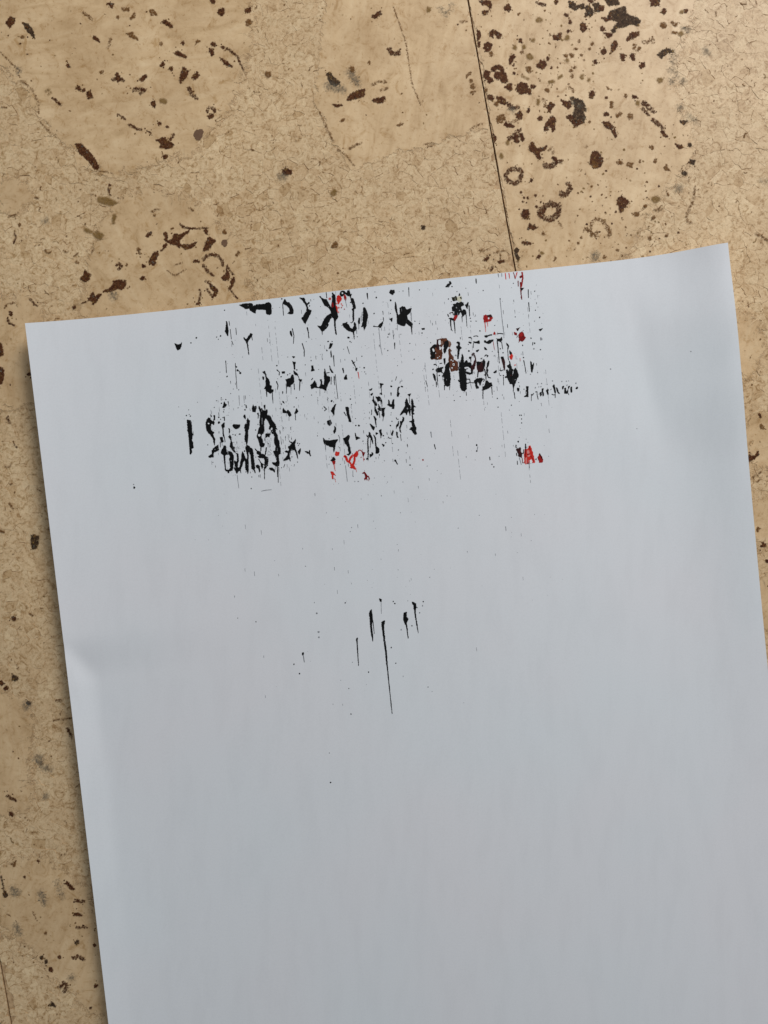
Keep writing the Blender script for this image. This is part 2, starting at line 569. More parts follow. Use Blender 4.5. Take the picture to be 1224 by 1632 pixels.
# ---- agglomerate: Voronoi granules with broken joints
def build_granules():
    cs = 0.00245
    rnd = random.Random(5)
    nx, ny = int(2 * GX / cs) + 2, int(2 * GY / cs) + 2
    seeds = {}
    for i in range(-1, nx + 1):
        for j in range(-1, ny + 1):
            big = noise.noise(Vector((i * .11, j * .11, 9.0)))
            if rnd.random() < .20 + .10 * big:
                continue                                    # missing seeds make larger neighbours
            x = -GX + (i + .5 + rnd.uniform(-.55, .55)) * cs
            y = -GY + (j + .5 + rnd.uniform(-.55, .55)) * cs
            seeds[i, j] = (x, y)
    data = {}
    for (i, j), (x, y) in seeds.items():
        # skip what the sheet wholly covers
        X, Y = x - PCX, y - PCY
        u, v = X * CT + Y * ST, X * ST - Y * CT
        if .022 < u < PW - .022 and .022 < v < PL - .02:
            continue
        skip = False
        for (w, _), bb in zip(ven_world, ven_bb):
            if bb[0] < x < bb[1] and bb[2] < y < bb[3] and inside((x, y), w):
                skip = all(inside((x + dx, y + dy), w) for dx, dy in ((.002, 0), (-.002, 0), (0, .002), (0, -.002)))
                break
        if skip:
            continue
        pl = plank_of(Vector((x, y, 0)))
        poly = [(x - 2.6 * cs, y - 2.6 * cs), (x + 2.6 * cs, y - 2.6 * cs), (x + 2.6 * cs, y + 2.6 * cs), (x - 2.6 * cs, y + 2.6 * cs)]
        crack = rnd.random()
        planes = []
        for di in range(-3, 4):
            for dj in range(-3, 4):
                q = seeds.get((i + di, j + dj))
                if q is None or (di == 0 and dj == 0):
                    continue
                dx, dy = q[0] - x, q[1] - y
                L = math.hypot(dx, dy)
                if L < 1e-6:
                    continue
                planes.append((L / 2, dx / L, dy / L))
        planes.sort()
        planes = planes[:16]
        for d, ax, ay in planes:
            h1 = math.sin((ax * 91.7 + x * 5000) * 3.3) * .5 + .5
            shr = -.00004 + (.00015 * h1 ** 7) + (.00004 if crack > .94 else 0)
            planes_d = d - shr
            new = []
            k = len(poly)
            vals = [(px - x) * ax + (py - y) * ay - planes_d for px, py in poly]
            if max(vals) <= 0:
                continue
            for a in range(k):
                b2 = (a + 1) % k
                if vals[a] <= 0:
                    new.append(poly[a])
                if (vals[a] < 0 < vals[b2]) or (vals[b2] < 0 < vals[a]):
                    t = vals[a] / (vals[a] - vals[b2])
                    new.append((poly[a][0] + (poly[b2][0] - poly[a][0]) * t, poly[a][1] + (poly[b2][1] - poly[a][1]) * t))
            poly = new
            if len(poly) < 3:
                break
        if len(poly) < 3:
            continue
        poly = resample(poly, .0008)
        lo, hi = edges[pl] + GAP * 1.05, edges[pl + 1] - GAP * 1.05
        out = []
        for px, py in poly:
            wx = .00042 * noise.noise(Vector((px * 700, py * 700, 1.5))) + .00028 * noise.noise(Vector((px * 1700, py * 1700, 2.5)))
            wy = .00042 * noise.noise(Vector((px * 700, py * 700, 7.5))) + .00028 * noise.noise(Vector((px * 1700, py * 1700, 8.5)))
            q = Vector((px + wx, py + wy, 0))
            n_ = q.dot(jn)
            if n_ < lo:
                q += jn * (lo - n_)
            elif n_ > hi:
                q += jn * (hi - n_)
            out.append((q.x, q.y))
        t = min(1, max(0, rnd.gauss(.56, .15)))
        if rnd.random() < .02:
            t = rnd.uniform(0, .12)
        D = data.setdefault(pl, ([], [], []))
        vs, fs, tone = D
        base = len(vs)
        n = len(out)
        ztop = -.00008 + rnd.uniform(0, .00005)
        tx, ty = rnd.uniform(-.02, .02), rnd.uniform(-.02, .02)
        for px, py in out:
            vs.append((px, py, ztop + min(.00004, max(-.00006, (px - x) * tx + (py - y) * ty))))
            tone.append(t)
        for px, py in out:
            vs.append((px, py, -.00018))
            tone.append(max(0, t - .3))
        fs.append(tuple(range(base, base + n)))
        for a in range(n):
            b2 = (a + 1) % n
            fs.append((base + a, base + n + a, base + n + b2, base + b2))
    for pl, (vs, fs, tone) in data.items():
        me = bpy.data.meshes.new('cork_granules')
        me.from_pydata(vs, [], fs)
        A = me.attributes.new('tone', 'FLOAT', 'POINT')
        A.data.foreach_set('value', tone)
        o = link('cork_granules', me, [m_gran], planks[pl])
        o['kind'] = 'stuff'
build_granules()

# ---- dark bark flecks and pores
FLECK_TEXT = """
@ 760 0 6.12
#
P d 20,10 60,5 130,10 145,60 125,85 100,50 50,40
#
P d 270,65 300,45 325,55 330,100 310,115 280,95
#
B d 80,122,28
#
B m 410,137,14
#
B o 605,195,25
#
S d 20 24 580,15 600,35 640,45 670,50
#
B d 775,20,20
#
P k 895,10 940,20 975,55 1000,50 1040,35 1055,75 1020,85 990,80 950,100 905,75
#
P k 1060,60 1100,55 1120,90 1140,130 1110,160 1050,160 1070,120
#
P k 1130,40 1190,30 1200,70 1190,120 1150,115 1145,70
B d 1215,80,25
#
B d 1110,10,18
#
P d 1010,250 1025,220 1055,235 1070,280 1045,305 1015,295
#
P d 735,350 755,335 775,355 800,330 830,320 815,370 790,395 755,385
#
P d 125,310 150,295 170,310 185,290 205,320 240,335 230,370 200,370 185,335 165,320 155,365 130,355
#
P d 0,290 30,300 45,350 30,390 4,395
P d 8,400 35,405 35,455 14,465
#
S d 28 28 80,480 85,440 110,430 135,450 120,485 85,490
#
B m 140,525,22
#
B d 427,395,16
#
B o 548,395,16
#
B d 872,148,16
#
B d 910,215,16
#
B d 893,305,13
#
B m 713,340,9
#
B o 880,370,22
#
B m 998,402,12
#
B m 965,478,16
#
B m 1127,430,18
B m 1100,478,12
#
S d 34 30 365,545 335,565 325,620
#
B o 370,465,18
#
B o 455,460,18
B m 438,510,16
#
P o 485,535 520,530 550,560 530,580 490,565
#
P d 580,630 605,620 615,580 640,600 665,595 680,640 640,675 600,655
B d 693,572,15
#
P m 480,655 525,655 530,695 510,715 490,695
#
S d 48 36 105,690 92,740 130,790 150,770
#
S d 34 40 150,690 190,655 240,665 255,710
S d 60 60 175,730 220,740 265,740 262,810
#
P d 270,850 300,820 335,820 345,870 320,885
#
P d 385,870 400,825 430,805 490,815 495,860 525,870 525,930 490,905 430,915 395,895
B d 548,845,22
#
B m 85,885,22
#
B d 137,952,28
#
P d 190,945 240,950 275,975 290,1010 240,1010 210,985
B m 190,1015,22
#
S d 30 26 300,1000 330,1050 370,1050 415,1045
B g 345,1075,18
#
P d 380,1110 420,1085 445,1110 435,1160 400,1165
P m 185,1160 220,1120 270,1120 280,1170 250,1190 200,1200
S m 25 20 270,1200 330,1200 400,1165
#
B d 502,1080,20
#
S o 20 18 600,970 598,1025
#
S m 26 24 650,970 665,1030 710,1040
P d 690,1045 715,1000 755,1025 725,1060 720,1100 700,1090
#
B d 618,1155,22
#
P d 820,970 860,990 915,990 920,1040 890,1060 840,1020
#
P k 910,945 960,955 1030,990 1060,1040 1065,1090 1030,1070 1040,1110 1060,1140 1040,1200 1000,1200 980,1224 930,1200 940,1110 960,1060 950,1000 930,980
B g 935,1000,14 1000,1030,12
#
P d 870,1140 910,1120 945,1150 920,1170 890,1160
#
S m 18 14 900,820 905,860 935,870 940,900
#
P m 1090,900 1155,920 1120,935 1105,965
#
B m 685,880,18
#
S o 20 18 705,805 740,795 760,795
#
S o 20 16 790,760 830,740
#
B m 930,745,18
#
B m 920,690,16 960,655,12
#
B m 870,540,18
#
B m 925,540,20
#
B m 1020,540,12
#
B d 1157,605,18
#
B o 880,590,14
#
B o 1025,750,20
#
S o 14 12 430,740 510,775
#
B d 362,715,10
B d 355,640,6
#
B d 727,660,7
B o 1090,780,12
#
B m 1098,1190,10
@ 760 190 6.12
#
P d 700,0 740,-30 770,10 755,60 760,100 735,125 725,80 700,60 690,110 660,110 655,80 680,40
#
P d 910,10 960,30 1000,10 1040,30 1000,50 970,75 940,50
#
S d 34 20 270,40 300,60 360,70
#
P d 148,130 190,165 195,200 170,240 162,220
#
S d 30 26 300,190 350,175 380,130 430,100
S d 35 30 390,150 380,210 410,220
S d 28 22 430,140 450,210
#
B o 300,230,18
#
B o 240,360,22
#
P d 510,270 530,225 560,230 550,260 590,285 640,280 680,260 665,300 620,320 590,360 560,330 520,300
S d 30 24 590,350 620,390
S d 45 22 650,458 730,455 790,420 830,400
S d 25 25 740,370 780,400
S m 16 16 700,310 730,275 750,320 730,335
#
P d 1110,390 1130,320 1170,310 1200,350 1224,380 1230,430 1190,470 1140,475 1105,440
B m 1150,445,34
#
S d 30 30 275,560 310,500 370,480 420,490 440,520 420,590 370,630 310,610 280,565
#
S d 45 30 885,620 910,680 880,720 830,750 815,700
#
S d 45 38 600,920 650,860 720,820 800,850 800,920 720,980 660,970 620,930
S d 20 18 660,880 640,930
#
P d 435,930 450,885 500,880 510,920 500,965 460,970
#
P d 495,1075 515,1015 540,1040 560,1025 580,1055 550,1080 525,1065
#
B m 650,1118,18
#
P d 440,1195 525,1205 520,1225 445,1215
#
P k 360,1270 390,1250 415,1270 395,1310 425,1350 400,1390 374,1330
#
B d 605,1340,16
B o 635,1305,16
#
S m 20 14 770,1345 755,1380
#
B g 1155,1340,38
#
S m 30 26 1040,1075 1100,1070 1130,1000 1160,970 1224,990
S m 28 24 1100,1080 1120,1120 1150,1140 1180,1090
#
B d 530,598,14
#
B d 430,715,10 465,765,8 498,768,8 575,742,9
#
B d 583,852,12 620,808,6 448,805,7
#
B m 1065,270,8
B m 988,1208,10 1018,1155,12 952,1265,7
#
S m 10 7 790,990 840,1060
@ 780 200 2.757
#
P d 560,330 580,310 615,335 600,355 575,385 565,350
#
B m 645,390,12
#
S m 12 12 560,165 585,165
P m 600,165 630,165 625,185 605,178
#
B m 660,158,6 728,155,8
#
P m 765,195 775,170 795,200
#
P d 815,80 850,95 835,105
#
B k 880,85,8
#
P k 880,150 905,155 895,170 882,165
#
B k 858,210,9
#
B g 833,275,12
#
B m 785,302,7
#
S m 7 6 905,265 895,330 870,385 868,420 890,430
#
S m 8 6 725,370 760,370
B m 685,355,8 720,405,8
#
B m 705,495,7 780,482,7
B o 730,325,14
#
B m 712,98,9
#
S m 15 14 500,420 530,470 520,490
S m 14 12 430,455 450,480 480,485
#
B m 505,578,8 563,548,6
#
S g 8 6 1190,240 1224,250
#
S m 8 10 1170,475 1200,490 1224,505
@ 940 0 4.31
#
P k 140,80 190,60 240,45 250,90 280,110 320,120 350,150 330,175 280,165 240,185 190,190 160,230 150,210 180,170 195,150 160,140 125,110
#
P d 80,120 120,125 140,100 150,130 110,150
#
P d 415,-10 480,-10 475,40 420,40
#
P k 100,-10 190,-10 200,30 130,40
#
B d 508,80,16
#
B d 660,75,12
B o 630,82,12
#
B m 503,175,22
#
P m 560,150 600,160 605,185 570,175
#
B m 580,225,14
B o 623,232,16
#
S g 18 14 640,190 680,210
#
B d 87,198,15
#
P d 95,225 140,230 160,240 130,260
#
P d 250,270 290,225 340,220 335,245 290,265 260,285
#
P d 145,310 175,275 195,310 170,340 140,370 155,340
#
P d 205,370 240,375 235,420 215,415
#
S m 18 14 310,305 300,340
#
S m 16 12 345,325 330,350
#
S d 25 22 290,370 300,410
#
B d 95,355,20
#
B d 38,428,12
#
B d 360,450,20
#
S m 16 20 360,290 400,290 430,260 435,300
#
P k 465,375 500,345 550,335 580,360 540,360 490,400
#
S g 18 12 570,350 570,440
S g 18 14 540,480 570,490 600,530
#
B g 560,560,12 640,560,12
#
P g 780,340 800,330 825,375 800,375
#
B o 480,552,18
#
P m 110,590 155,620 120,610
#
B d 115,670,7
B d 15,650,22
#
P m 135,690 160,700 160,745 140,735
#
B m 245,660,12
#
B d 307,668,12
B o 328,710,14
#
S d 26 16 360,700 400,730 445,775
#
S d 14 10 360,745 410,795
S d 24 16 425,820 480,860 510,885
#
S d 16 14 490,900 530,940
#
S m 24 18 180,800 220,775
#
B m 278,800,20
#
B d 113,783,14
P d 90,840 130,840 165,870 155,890 110,875
S d 20 14 160,890 180,940
#
P k 620,830 665,835 645,860
#
S g 18 14 670,790 720,820 740,850
#
B g 620,740,12
@ 400 0 2.914
#
P d 560,80 600,50 605,65 575,85
#
S d 16 14 640,225 655,250 690,248 685,235
#
P d 445,465 460,440 500,420 530,415 525,445 490,460
#
P k 350,340 365,335 395,370 415,380 395,400 370,390
S g 30 10 350,395 400,410 440,420
#
S g 26 10 455,330 500,395
B m 470,322,12
#
P d 380,485 425,488 400,498
#
S m 8 6 415,565 435,550
#
S m 10 7 680,585 705,573
#
P d 560,465 620,450 615,475 590,480
#
S m 10 7 560,395 600,378 630,382
#
S m 8 6 600,420 635,408
#
S m 7 7 455,690 515,662
#
B m 80,345,14
#
P d 145,795 160,780 190,795 185,810 155,810
B g 145,820,15
#
B m 549,292,7
#
S m 2.4 2 660,30 690,110 720,200 735,300 745,370 755,410 790,490
#
S m 4 5 320,520 345,580 385,660
#
S m 5 4 400,690 440,720 480,770
#
S m 6 5 1015,605 1045,585 1075,575
#
S m 6 5 800,672 850,665
#
S m 9 6 1000,360 1020,335
B m 1020,375,8 1030,403,10
S m 8 6 1020,430 1045,425
#
B o 825,45,10
#
S g 8 6 875,35 905,70 935,15
#
S m 8 6 970,100 1005,100
@ 0 0 2.914
#
P d 28,105 45,80 70,85 65,110 45,130
#
P k 105,105 130,110 150,135 160,180 130,145
#
B m 105,172,8
#
P d 500,15 530,18 520,38
#
P m 565,38 600,35 600,50 575,52
#
S m 11 8 385,55 410,75 430,92
#
P m 600,85 625,60 630,75 610,92
#
P m 690,45 715,45 730,70 705,72
#
S d 14 12 760,98 800,125
#
B m 548,80,7
#
S d 11 8 435,170 465,195
#
S m 9 7 515,175 500,225
#
P m 585,155 615,150 640,185 610,175
#
B m 748,205,8
#
P m 905,210 915,188 930,190
#
S d 16 12 815,245 865,265
#
B d 850,200,7
#
S d 16 12 985,200 1000,215
S d 15 12 980,225 985,260
#
S d 9 5 1030,215 1070,235 1105,265 1130,325
#
P d 1020,265 1060,290 1080,310 1045,300
#
B d 1028,55,16
#
B d 1153,48,12
#
B m 1155,105,14
#
B d 990,5,12
#
S d 14 12 520,370 550,360 575,375
S d 11 9 545,340 550,380
#
S d 19 15 655,375 680,350
S d 13 10 620,415 650,415 675,415 650,440
#
P d 745,310 755,285 765,300
#
B d 795,320,8
#
P d 835,370 850,310 875,330 865,360 840,385
#
P d 890,360 915,335 925,350 905,370
#
S d 13 11 875,405 890,440 920,458
#
B d 318,305,8
#
B m 473,335,8
#
B d 365,410,10 390,420,7
#
P d 402,430 420,420 428,450 410,460
#
S d 8 7 245,455 270,475 285,490
#
S o 7 7 212,427 225,415 236,430 222,440
#
P d 703,475 720,468 720,500 705,490
#
B o 760,470,14
#
S d 11 10 960,520 975,500 995,505 998,525
P d 965,540 990,530 990,545 970,550
#
B t 922,625,22
#
S d 9 7 600,580 640,600 660,605
#
P d 680,605 705,620 690,612
#
P d 725,650 760,640 810,675 780,690 740,685 750,665
S d 7 6 790,650 810,620
#
B d 778,590,6 740,572,6
#
S d 7 5 545,530 585,555
#
B d 768,728,10
#
P d 350,670 375,665 400,690 440,735 460,780 440,785 410,745 370,710
#
S m 4 4 0,240 60,300 90,330
P g 75,310 95,325 85,340
#
S m 4 4 100,375 150,415 180,480 180,530
#
S m 3 3 180,560 235,615
#
S m 4 3 450,790 520,805
@ 0 280 6.12
#
P d 780,1005 815,970 830,920 850,950 885,965 865,1020 830,1030
#
S d 16 14 1130,880 1160,855 1185,880 1165,910 1145,915
#
P d 1000,1130 1060,1105 1110,1060 1105,1030 1150,1020 1224,1020 1224,1080 1190,1110 1140,1100 1080,1130
B g 1110,1170,28
#
P d 880,1180 900,1140 920,1150 925,1190 960,1160 990,1155 960,1200 940,1230 910,1260 900,1225 870,1220 800,1245 860,1215
#
P o 910,570 940,540 1015,580 980,620 930,600
#
P o 955,215 1040,210 1140,265 1090,290 1010,275 960,250
#
S o 30 16 1120,380 1105,470
#
S o 26 20 830,520 900,555
#
P d 710,1280 735,1265 735,1290 715,1300
#
P g 425,430 460,420 460,455 430,450
#
S d 8 6 140,560 160,600 135,660
#
S d 10 8 290,1205 330,1240 365,1275
#
S d 12 14 70,1390 90,1430 140,1460
#
B d 107,1345,18
#
S m 14 12 50,1290 70,1250 150,1240
#
B d 1070,90,10
S d 8 6 1055,120 1070,170
#
S m 9 8 440,720 460,750 500,745
#
S m 9 8 610,730 650,740 670,740
#
S m 12 10 720,790 770,750
#
B m 755,845,16
#
B m 190,478,14
#
S m 6 6 80,400 150,380 195,340
#
S m 11 8 340,210 385,220
#
S m 7 6 900,750 915,710
@ 180 330 5.5636
#
P d 290,260 310,230 345,220 330,250 300,265
#
P d 320,480 345,440 370,405 400,395 395,430 375,480 380,515 350,510 325,510
#
P d 480,310 520,290 540,240 560,230 580,250 620,240 690,190 660,230 610,270 590,300 590,360 570,340 530,330
S d 9 9 595,150 640,185 700,190
#
S d 22 20 460,225 475,270 465,295
S d 22 12 475,330 430,385
#
P d 600,330 640,335 690,335 750,310 700,360 650,375 610,355
#
S d 9 8 700,190 780,190 850,185
S d 24 18 820,200 830,235
#
P d 800,390 820,330 850,265 890,285 910,290 880,340 840,380
#
S d 18 18 720,480 765,480
#
S d 20 18 800,470 820,440 880,420 930,430 970,480 975,520
S d 12 10 800,510 840,570 900,610
#
P d 960,630 1000,600 1010,540 1030,590 1030,640 1000,650
S d 11 9 1010,520 1040,570 1070,600
#
P d 1040,700 1055,640 1075,620 1080,660 1050,720 1030,740
S d 5 3 1045,730 1085,790 1110,810
#
S d 4 9 820,650 870,690
P d 860,690 890,700 935,740 910,790 880,800 905,760 870,720
S d 9 9 830,720 860,760 890,800
#
S d 11 9 770,730 775,780 760,850
#
S d 9 8 740,855 770,850
#
B d 275,525,14
#
B d 265,630,18
#
B m 230,375,16
S d 7 6 230,380 240,420
#
B m 120,515,10
#
B t 990,320,28
#
B m 990,222,20
#
P m 1090,430 1110,390 1125,400 1105,440
#
S m 11 9 340,45 385,15 415,25
#
S m 11 9 670,10 715,30
B m 370,75,10
#
S m 11 8 515,195 540,185
#
S m 7 6 130,720 150,705
#
S m 4 4 480,560 550,610 650,550
#
S m 4 4 540,520 620,490
@ 0 500 2.722
#
P d -20,120 8,130 15,180 -20,190
#
P d -20,235 15,235 18,270 8,305 -20,300
#
S d 5 5 30,450 45,475
#
P k 135,960 170,965 160,1015 140,1020
#
B d 60,1320,9
#
B k 65,1580,12
#
B d 125,262,7
#
S m 7 6 0,940 20,950
#
P d -10,1590 15,1600 -10,1612
#
S d 5 4 60,565 75,580
#
S m 5 5 20,660 40,665 50,650
#
S m 5 4 40,820 60,850
#
S m 5 5 130,1300 145,1310
@ 0 1050 2.804
#
B d 5,108,10
#
B d 28,130,9
#
B k 65,88,10
#
B k 128,197,9
B g 120,210,14
#
S m 9 8 250,185 280,188
#
S m 6 4 240,275 330,263
#
S d 9 8 300,310 320,350
#
P g 155,435 185,435 190,470 165,465
S g 13 8 185,480 230,495
#
B g 205,615,10
#
S d 8 7 30,610 75,635
#
B d 50,693,8
#
P m 50,915 75,900 65,930
#
B d 170,903,5 110,973,5
#
P k 15,1050 25,1040 35,1055 20,1065
S k 4 4 5,970 20,1040
#
B g 65,1040,18
#
S g 18 8 180,1040 200,1100
#
S g 14 8 255,990 280,1070
#
S d 13 11 295,1000 330,1030
#
S d 11 10 335,1080 380,1085
#
S d 11 10 330,1140 365,1145
#
S d 7 7 340,1200 390,1200
#
B k 345,1265,10
#
B k 188,1334,8
B k 207,1352,7
#
B d 228,1387,9 267,1332,6
#
S d 13 11 325,1335 350,1330 380,1345
#
S d 9 9 270,1470 285,1445 302,1460 285,1490
#
P k 220,1545 235,1535 250,1555
#
S g 13 9 310,1430 330,1420
#
S m 6 5 150,1130 160,1160
#
S g 18 10 70,1190 90,1230
#
B d 425,1280,6
B d 430,1460,7 405,1558,4
#
B m 205,1225,5
@ 1150 650 3.264
#
P d 135,270 145,245 170,255 190,225 195,240 170,265 140,280
#
B m 210,100,12
#
S d 6 5 195,30 205,50
#
P m 180,640 190,622 202,625 190,645
#
P d 205,720 215,700 230,720
#
B d 238,797,8
#
S m 8 7 165,360 210,330
#
S m 7 6 185,385 205,365
@ 400 200 2.914
#
B m 390,555,14
#
B o 385,312,14
#
B k 800,475,8
#
S d 6 5 1110,675 1125,655
#
S d 9 8 1150,635 1175,630
#
S d 8 6 1085,625 1105,610
#
S m 6 6 1060,580 1110,575
#
S m 6 5 1130,590 1185,580
"""
FLECKC = {
 'd': fleck_mat('bark_dark', srgb(64, 33, 19), srgb(134, 90, 56), 1.05, (.24, .80)),
 'k': fleck_mat('bark_charred', srgb(52, 38, 28), srgb(118, 90, 64), 1.05, (.24, .80)),
 'm': fleck_mat('bark_brown', srgb(104, 68, 34), srgb(156, 118, 74), 1.0, (.25, .85)),
 'o': fleck_mat('bark_olive', srgb(128, 98, 52), srgb(166, 134, 88), .5, (.15, 1.0)),
 'g': fleck_mat('bark_grey', srgb(104, 98, 88), srgb(150, 134, 110), .8, (.15, 1.1)),
 't': fleck_mat('bark_plum', srgb(112, 86, 68), srgb(130, 102, 80)),
}
KEYS = list(FLECKC)
seam_x = lambda y: 745.9 + y * (822 - 745.9) / 432.0
rn = random.Random(3)
for mi_, shapes in enumerate(parse(FLECK_TEXT)):
    polys, used = [], []
    cx = cy = 0
    for si, (k, c, pts, w0, w1) in enumerate(shapes):
        sd = mi_ * 1.37 + si * 4.1
        if k == 'P':
            o_ = ragged(pts, .95, 1.1, .38, sd)
        elif k == 'S':
            wm = max(w0, w1)
            o_ = ragged(stroke_poly(pts, w0, w1), min(1.1, wm * .30), 1.0, .40, sd)
        else:
            o_ = ragged(blob_poly(pts[0][0], pts[0][1], w0, mi_ * 31 + si), min(.6, w0 * .22), .8, .5, sd)
        if c not in used:
            used.append(c)
        ci = used.index(c)
        a_in = {'d': .80, 'k': .78, 'm': .68, 'o': .70, 'g': .56, 't': .90}[c]
        if k == 'S' and sum(math.dist(pts[i], pts[i + 1]) for i in range(len(pts) - 1)) > 4 * max(w0, w1):
            a_in *= .74
        rim = {'d': .68, 'k': .66, 'm': .58, 'o': .62, 'g': .50, 't': .7}[c]
        rim = min(rim, a_in)
        polys.append((o_, {'d': 2.9, 'k': 3.0, 'm': 3.0, 'o': 4.0, 'g': 9.0, 't': 2.0}[c], a_in, rim, ci, si * .000014))
        cx, cy = pts[0]
        xs_, ys_ = [p[0] for p in o_], [p[1] for p in o_]
        wx_, wy_ = max(xs_) - min(xs_), max(ys_) - min(ys_)
        if c in 'dk':
            # crumbs of bark round the fleck, paler cork showing in the larger ones
            for _ in range(rn.choice((1, 2, 3, 4, 6)) if wx_ + wy_ > 8 else rn.choice((0, 1))):
                bx_, by_ = rn.choice(o_)
                r_ = rn.uniform(.45, 1.25)
                c2 = rn.choice('ddmmo')
                if c2 not in used:
                    used.append(c2)
                polys.append((blob_poly(bx_ + rn.gauss(0, 3.2), by_ + rn.gauss(0, 3.2), r_, rn.random()), 1.3, .75, .55, used.index(c2), -.000012 - rn.random() * .00001))
            if k != 'S' and min(wx_, wy_) > 5:
                for _ in range(int(min(14, wx_ * wy_ * .035))):
                    bx_, by_ = rn.uniform(min(xs_), max(xs_)), rn.uniform(min(ys_), max(ys_))
                    if inside((bx_, by_), o_):
                        c2 = rn.choice('mmog')
                        if c2 not in used:
                            used.append(c2)
                        polys.append((blob_poly(bx_, by_, rn.uniform(.5, 1.5), rn.random()), 1.4, .72, .5, used.index(c2), si * .000014 + .000006 + rn.random() * .000004))
    pl = plank_of(floor_pt(cx, cy))
    # pieces next to the long seam end at it
    x0 = seam_x(cy)
    if cy < 470 and abs(cx - x0) < 30:
        polys = [(clip_line(p[0], 1 if cx > x0 else -1), 0 if abs(cx - x0) < 8 else p[1], *p[2:]) for p in polys]
    soft_mesh('bark_fleck', polys, .00006 + (mi_ % 41) * .0000011, [FLECKC[c] for c in used], planks[pl], floor_pt)

# ---- tiny pores and crumbs nobody could count
def scatter_pores():
    rnd = random.Random(21)
    per = {}
    def add(px, py, r, L, ang, c, a):
        pl = plank_of(floor_pt(px, py))
        if abs(px - seam_x(py)) < 4 and py < 470:
            return
        if L > r * 1.5:
            x1, y1 = px + math.cos(ang) * L, py + math.sin(ang) * L
            xm, ym = (px + x1) / 2 + rnd.uniform(-.3, .3) * L, (py + y1) / 2 + rnd.uniform(-.3, .3) * L
            o_ = stroke_poly([(px, py), (xm, ym), (x1, y1)], r * 1.3, r)
        else:
            o_ = blob_poly(px, py, r, rnd.random())
        per.setdefault(pl, []).append((o_, 1.6, .25 + a * .55, .2 + a * .4, KEYS.index(c), rnd.random() * .00001))
    for _ in range(5200):
        px, py = rnd.uniform(-30, 1254), rnd.uniform(-30, 1660)
        u, v = pix_to_uv(px, py)
        if .006 < u < PW - .004 and .004 < v < PL:
            continue
        in_v = None
        for (o_, _), bb in zip(ven_px, range(99)):
            if inside((px, py), o_):
                in_v = bb
                break
        cl = noise.noise(Vector((px * .018, py * .018, 4.0)))
        if in_v is None:
            if cl < .12 and rnd.random() < .62:
                continue
            add(px, py, .45 + 1.3 * rnd.random() ** 2, rnd.choice([0, 0, 2, 3, 5, 7, 10]), rnd.uniform(0, 6.28), rnd.choice('mmmmmo'), rnd.uniform(.25, .7))
        else:
            if cl < .05 and rnd.random() < .82:
                continue
            if rnd.random() < .45:
                continue
            add(px, py, rnd.uniform(.45, 1.5), rnd.choice([0, 0, 0, 3]), VENEERS[in_v][1], rnd.choice('mmood'), rnd.uniform(.3, .8))
    # the peppered zone of the plank with the large pores
    for _ in range(150):
        px, py = rnd.gauss(990, 55), rnd.gauss(330, 60)
        if py < 440 and px > 850:
            add(px, py, rnd.uniform(.6, 2.0), 0, 0, rnd.choice('mmood'), rnd.uniform(.4, .85))
    for _ in range(90):
        px, py = rnd.gauss(880, 50), rnd.gauss(90, 35)
        if px > 770:
            add(px, py, rnd.uniform(.6, 1.8), 0, 0, rnd.choice('mmo'), rnd.uniform(.35, .8))
    for pl, polys in per.items():
        o = soft_mesh('cork_pores', polys, .00004, [FLECKC[k] for k in KEYS], planks[pl], floor_pt)
        o['kind'] = 'stuff'
scatter_pores()

# ================================================================== the sheet
def build_sheet():
    nu, nv = 141, 199
    vs, fs = [], []
    for j in range(nv):
        for i in range(nu):
            vs.append(tuple(paper_world(PW * i / (nu - 1), PL * j / (nv - 1))))
    n = len(vs)
    for (x, y, z) in list(vs):
        vs.append((x, y, z - .00011))
    for j in range(nv - 1):
        for i in range(nu - 1):
            a = j * nu + i
            fs.append((a, a + nu, a + nu + 1, a + 1))
            fs.append((n + a, n + a + 1, n + a + nu + 1, n + a + nu))
    rim = [i for i in range(nu)] + [j * nu + nu - 1 for j in range(1, nv)] + [(nv - 1) * nu + i for i in range(nu - 2, -1, -1)] + [j * nu for j in range(nv - 2, 0, -1)]
    k0 = len(vs)                                   # the cut edge has its own vertices, so the faces stay crisp
    vs += [vs[a] for a in rim] + [vs[n + a] for a in rim]
    m = len(rim)
    for a in range(m):
        b2 = (a + 1) % m
        fs.append((k0 + a, k0 + b2, k0 + m + b2, k0 + m + a))
    c0 = paper_world(PW / 2, PL / 2)
    o_ = Vector((c0.x, c0.y, 0))
    me = bpy.data.meshes.new('paper_sheet')
    me.from_pydata([(x - o_.x, y - o_.y, z) for x, y, z in vs], [], fs)
    k = 2 * (nu - 1) * (nv - 1)
    me.polygons.foreach_set('use_smooth', [i < k for i in range(len(me.polygons))])
    o = link('paper_sheet', me, [paper_mat()])
    o.location = o_
    o['label'] = 'white sheet of paper smeared with black and red ink, lying on the cork floor'
    o['category'] = 'paper'
    return o, o_
sheet, SHEET_O = build_sheet()

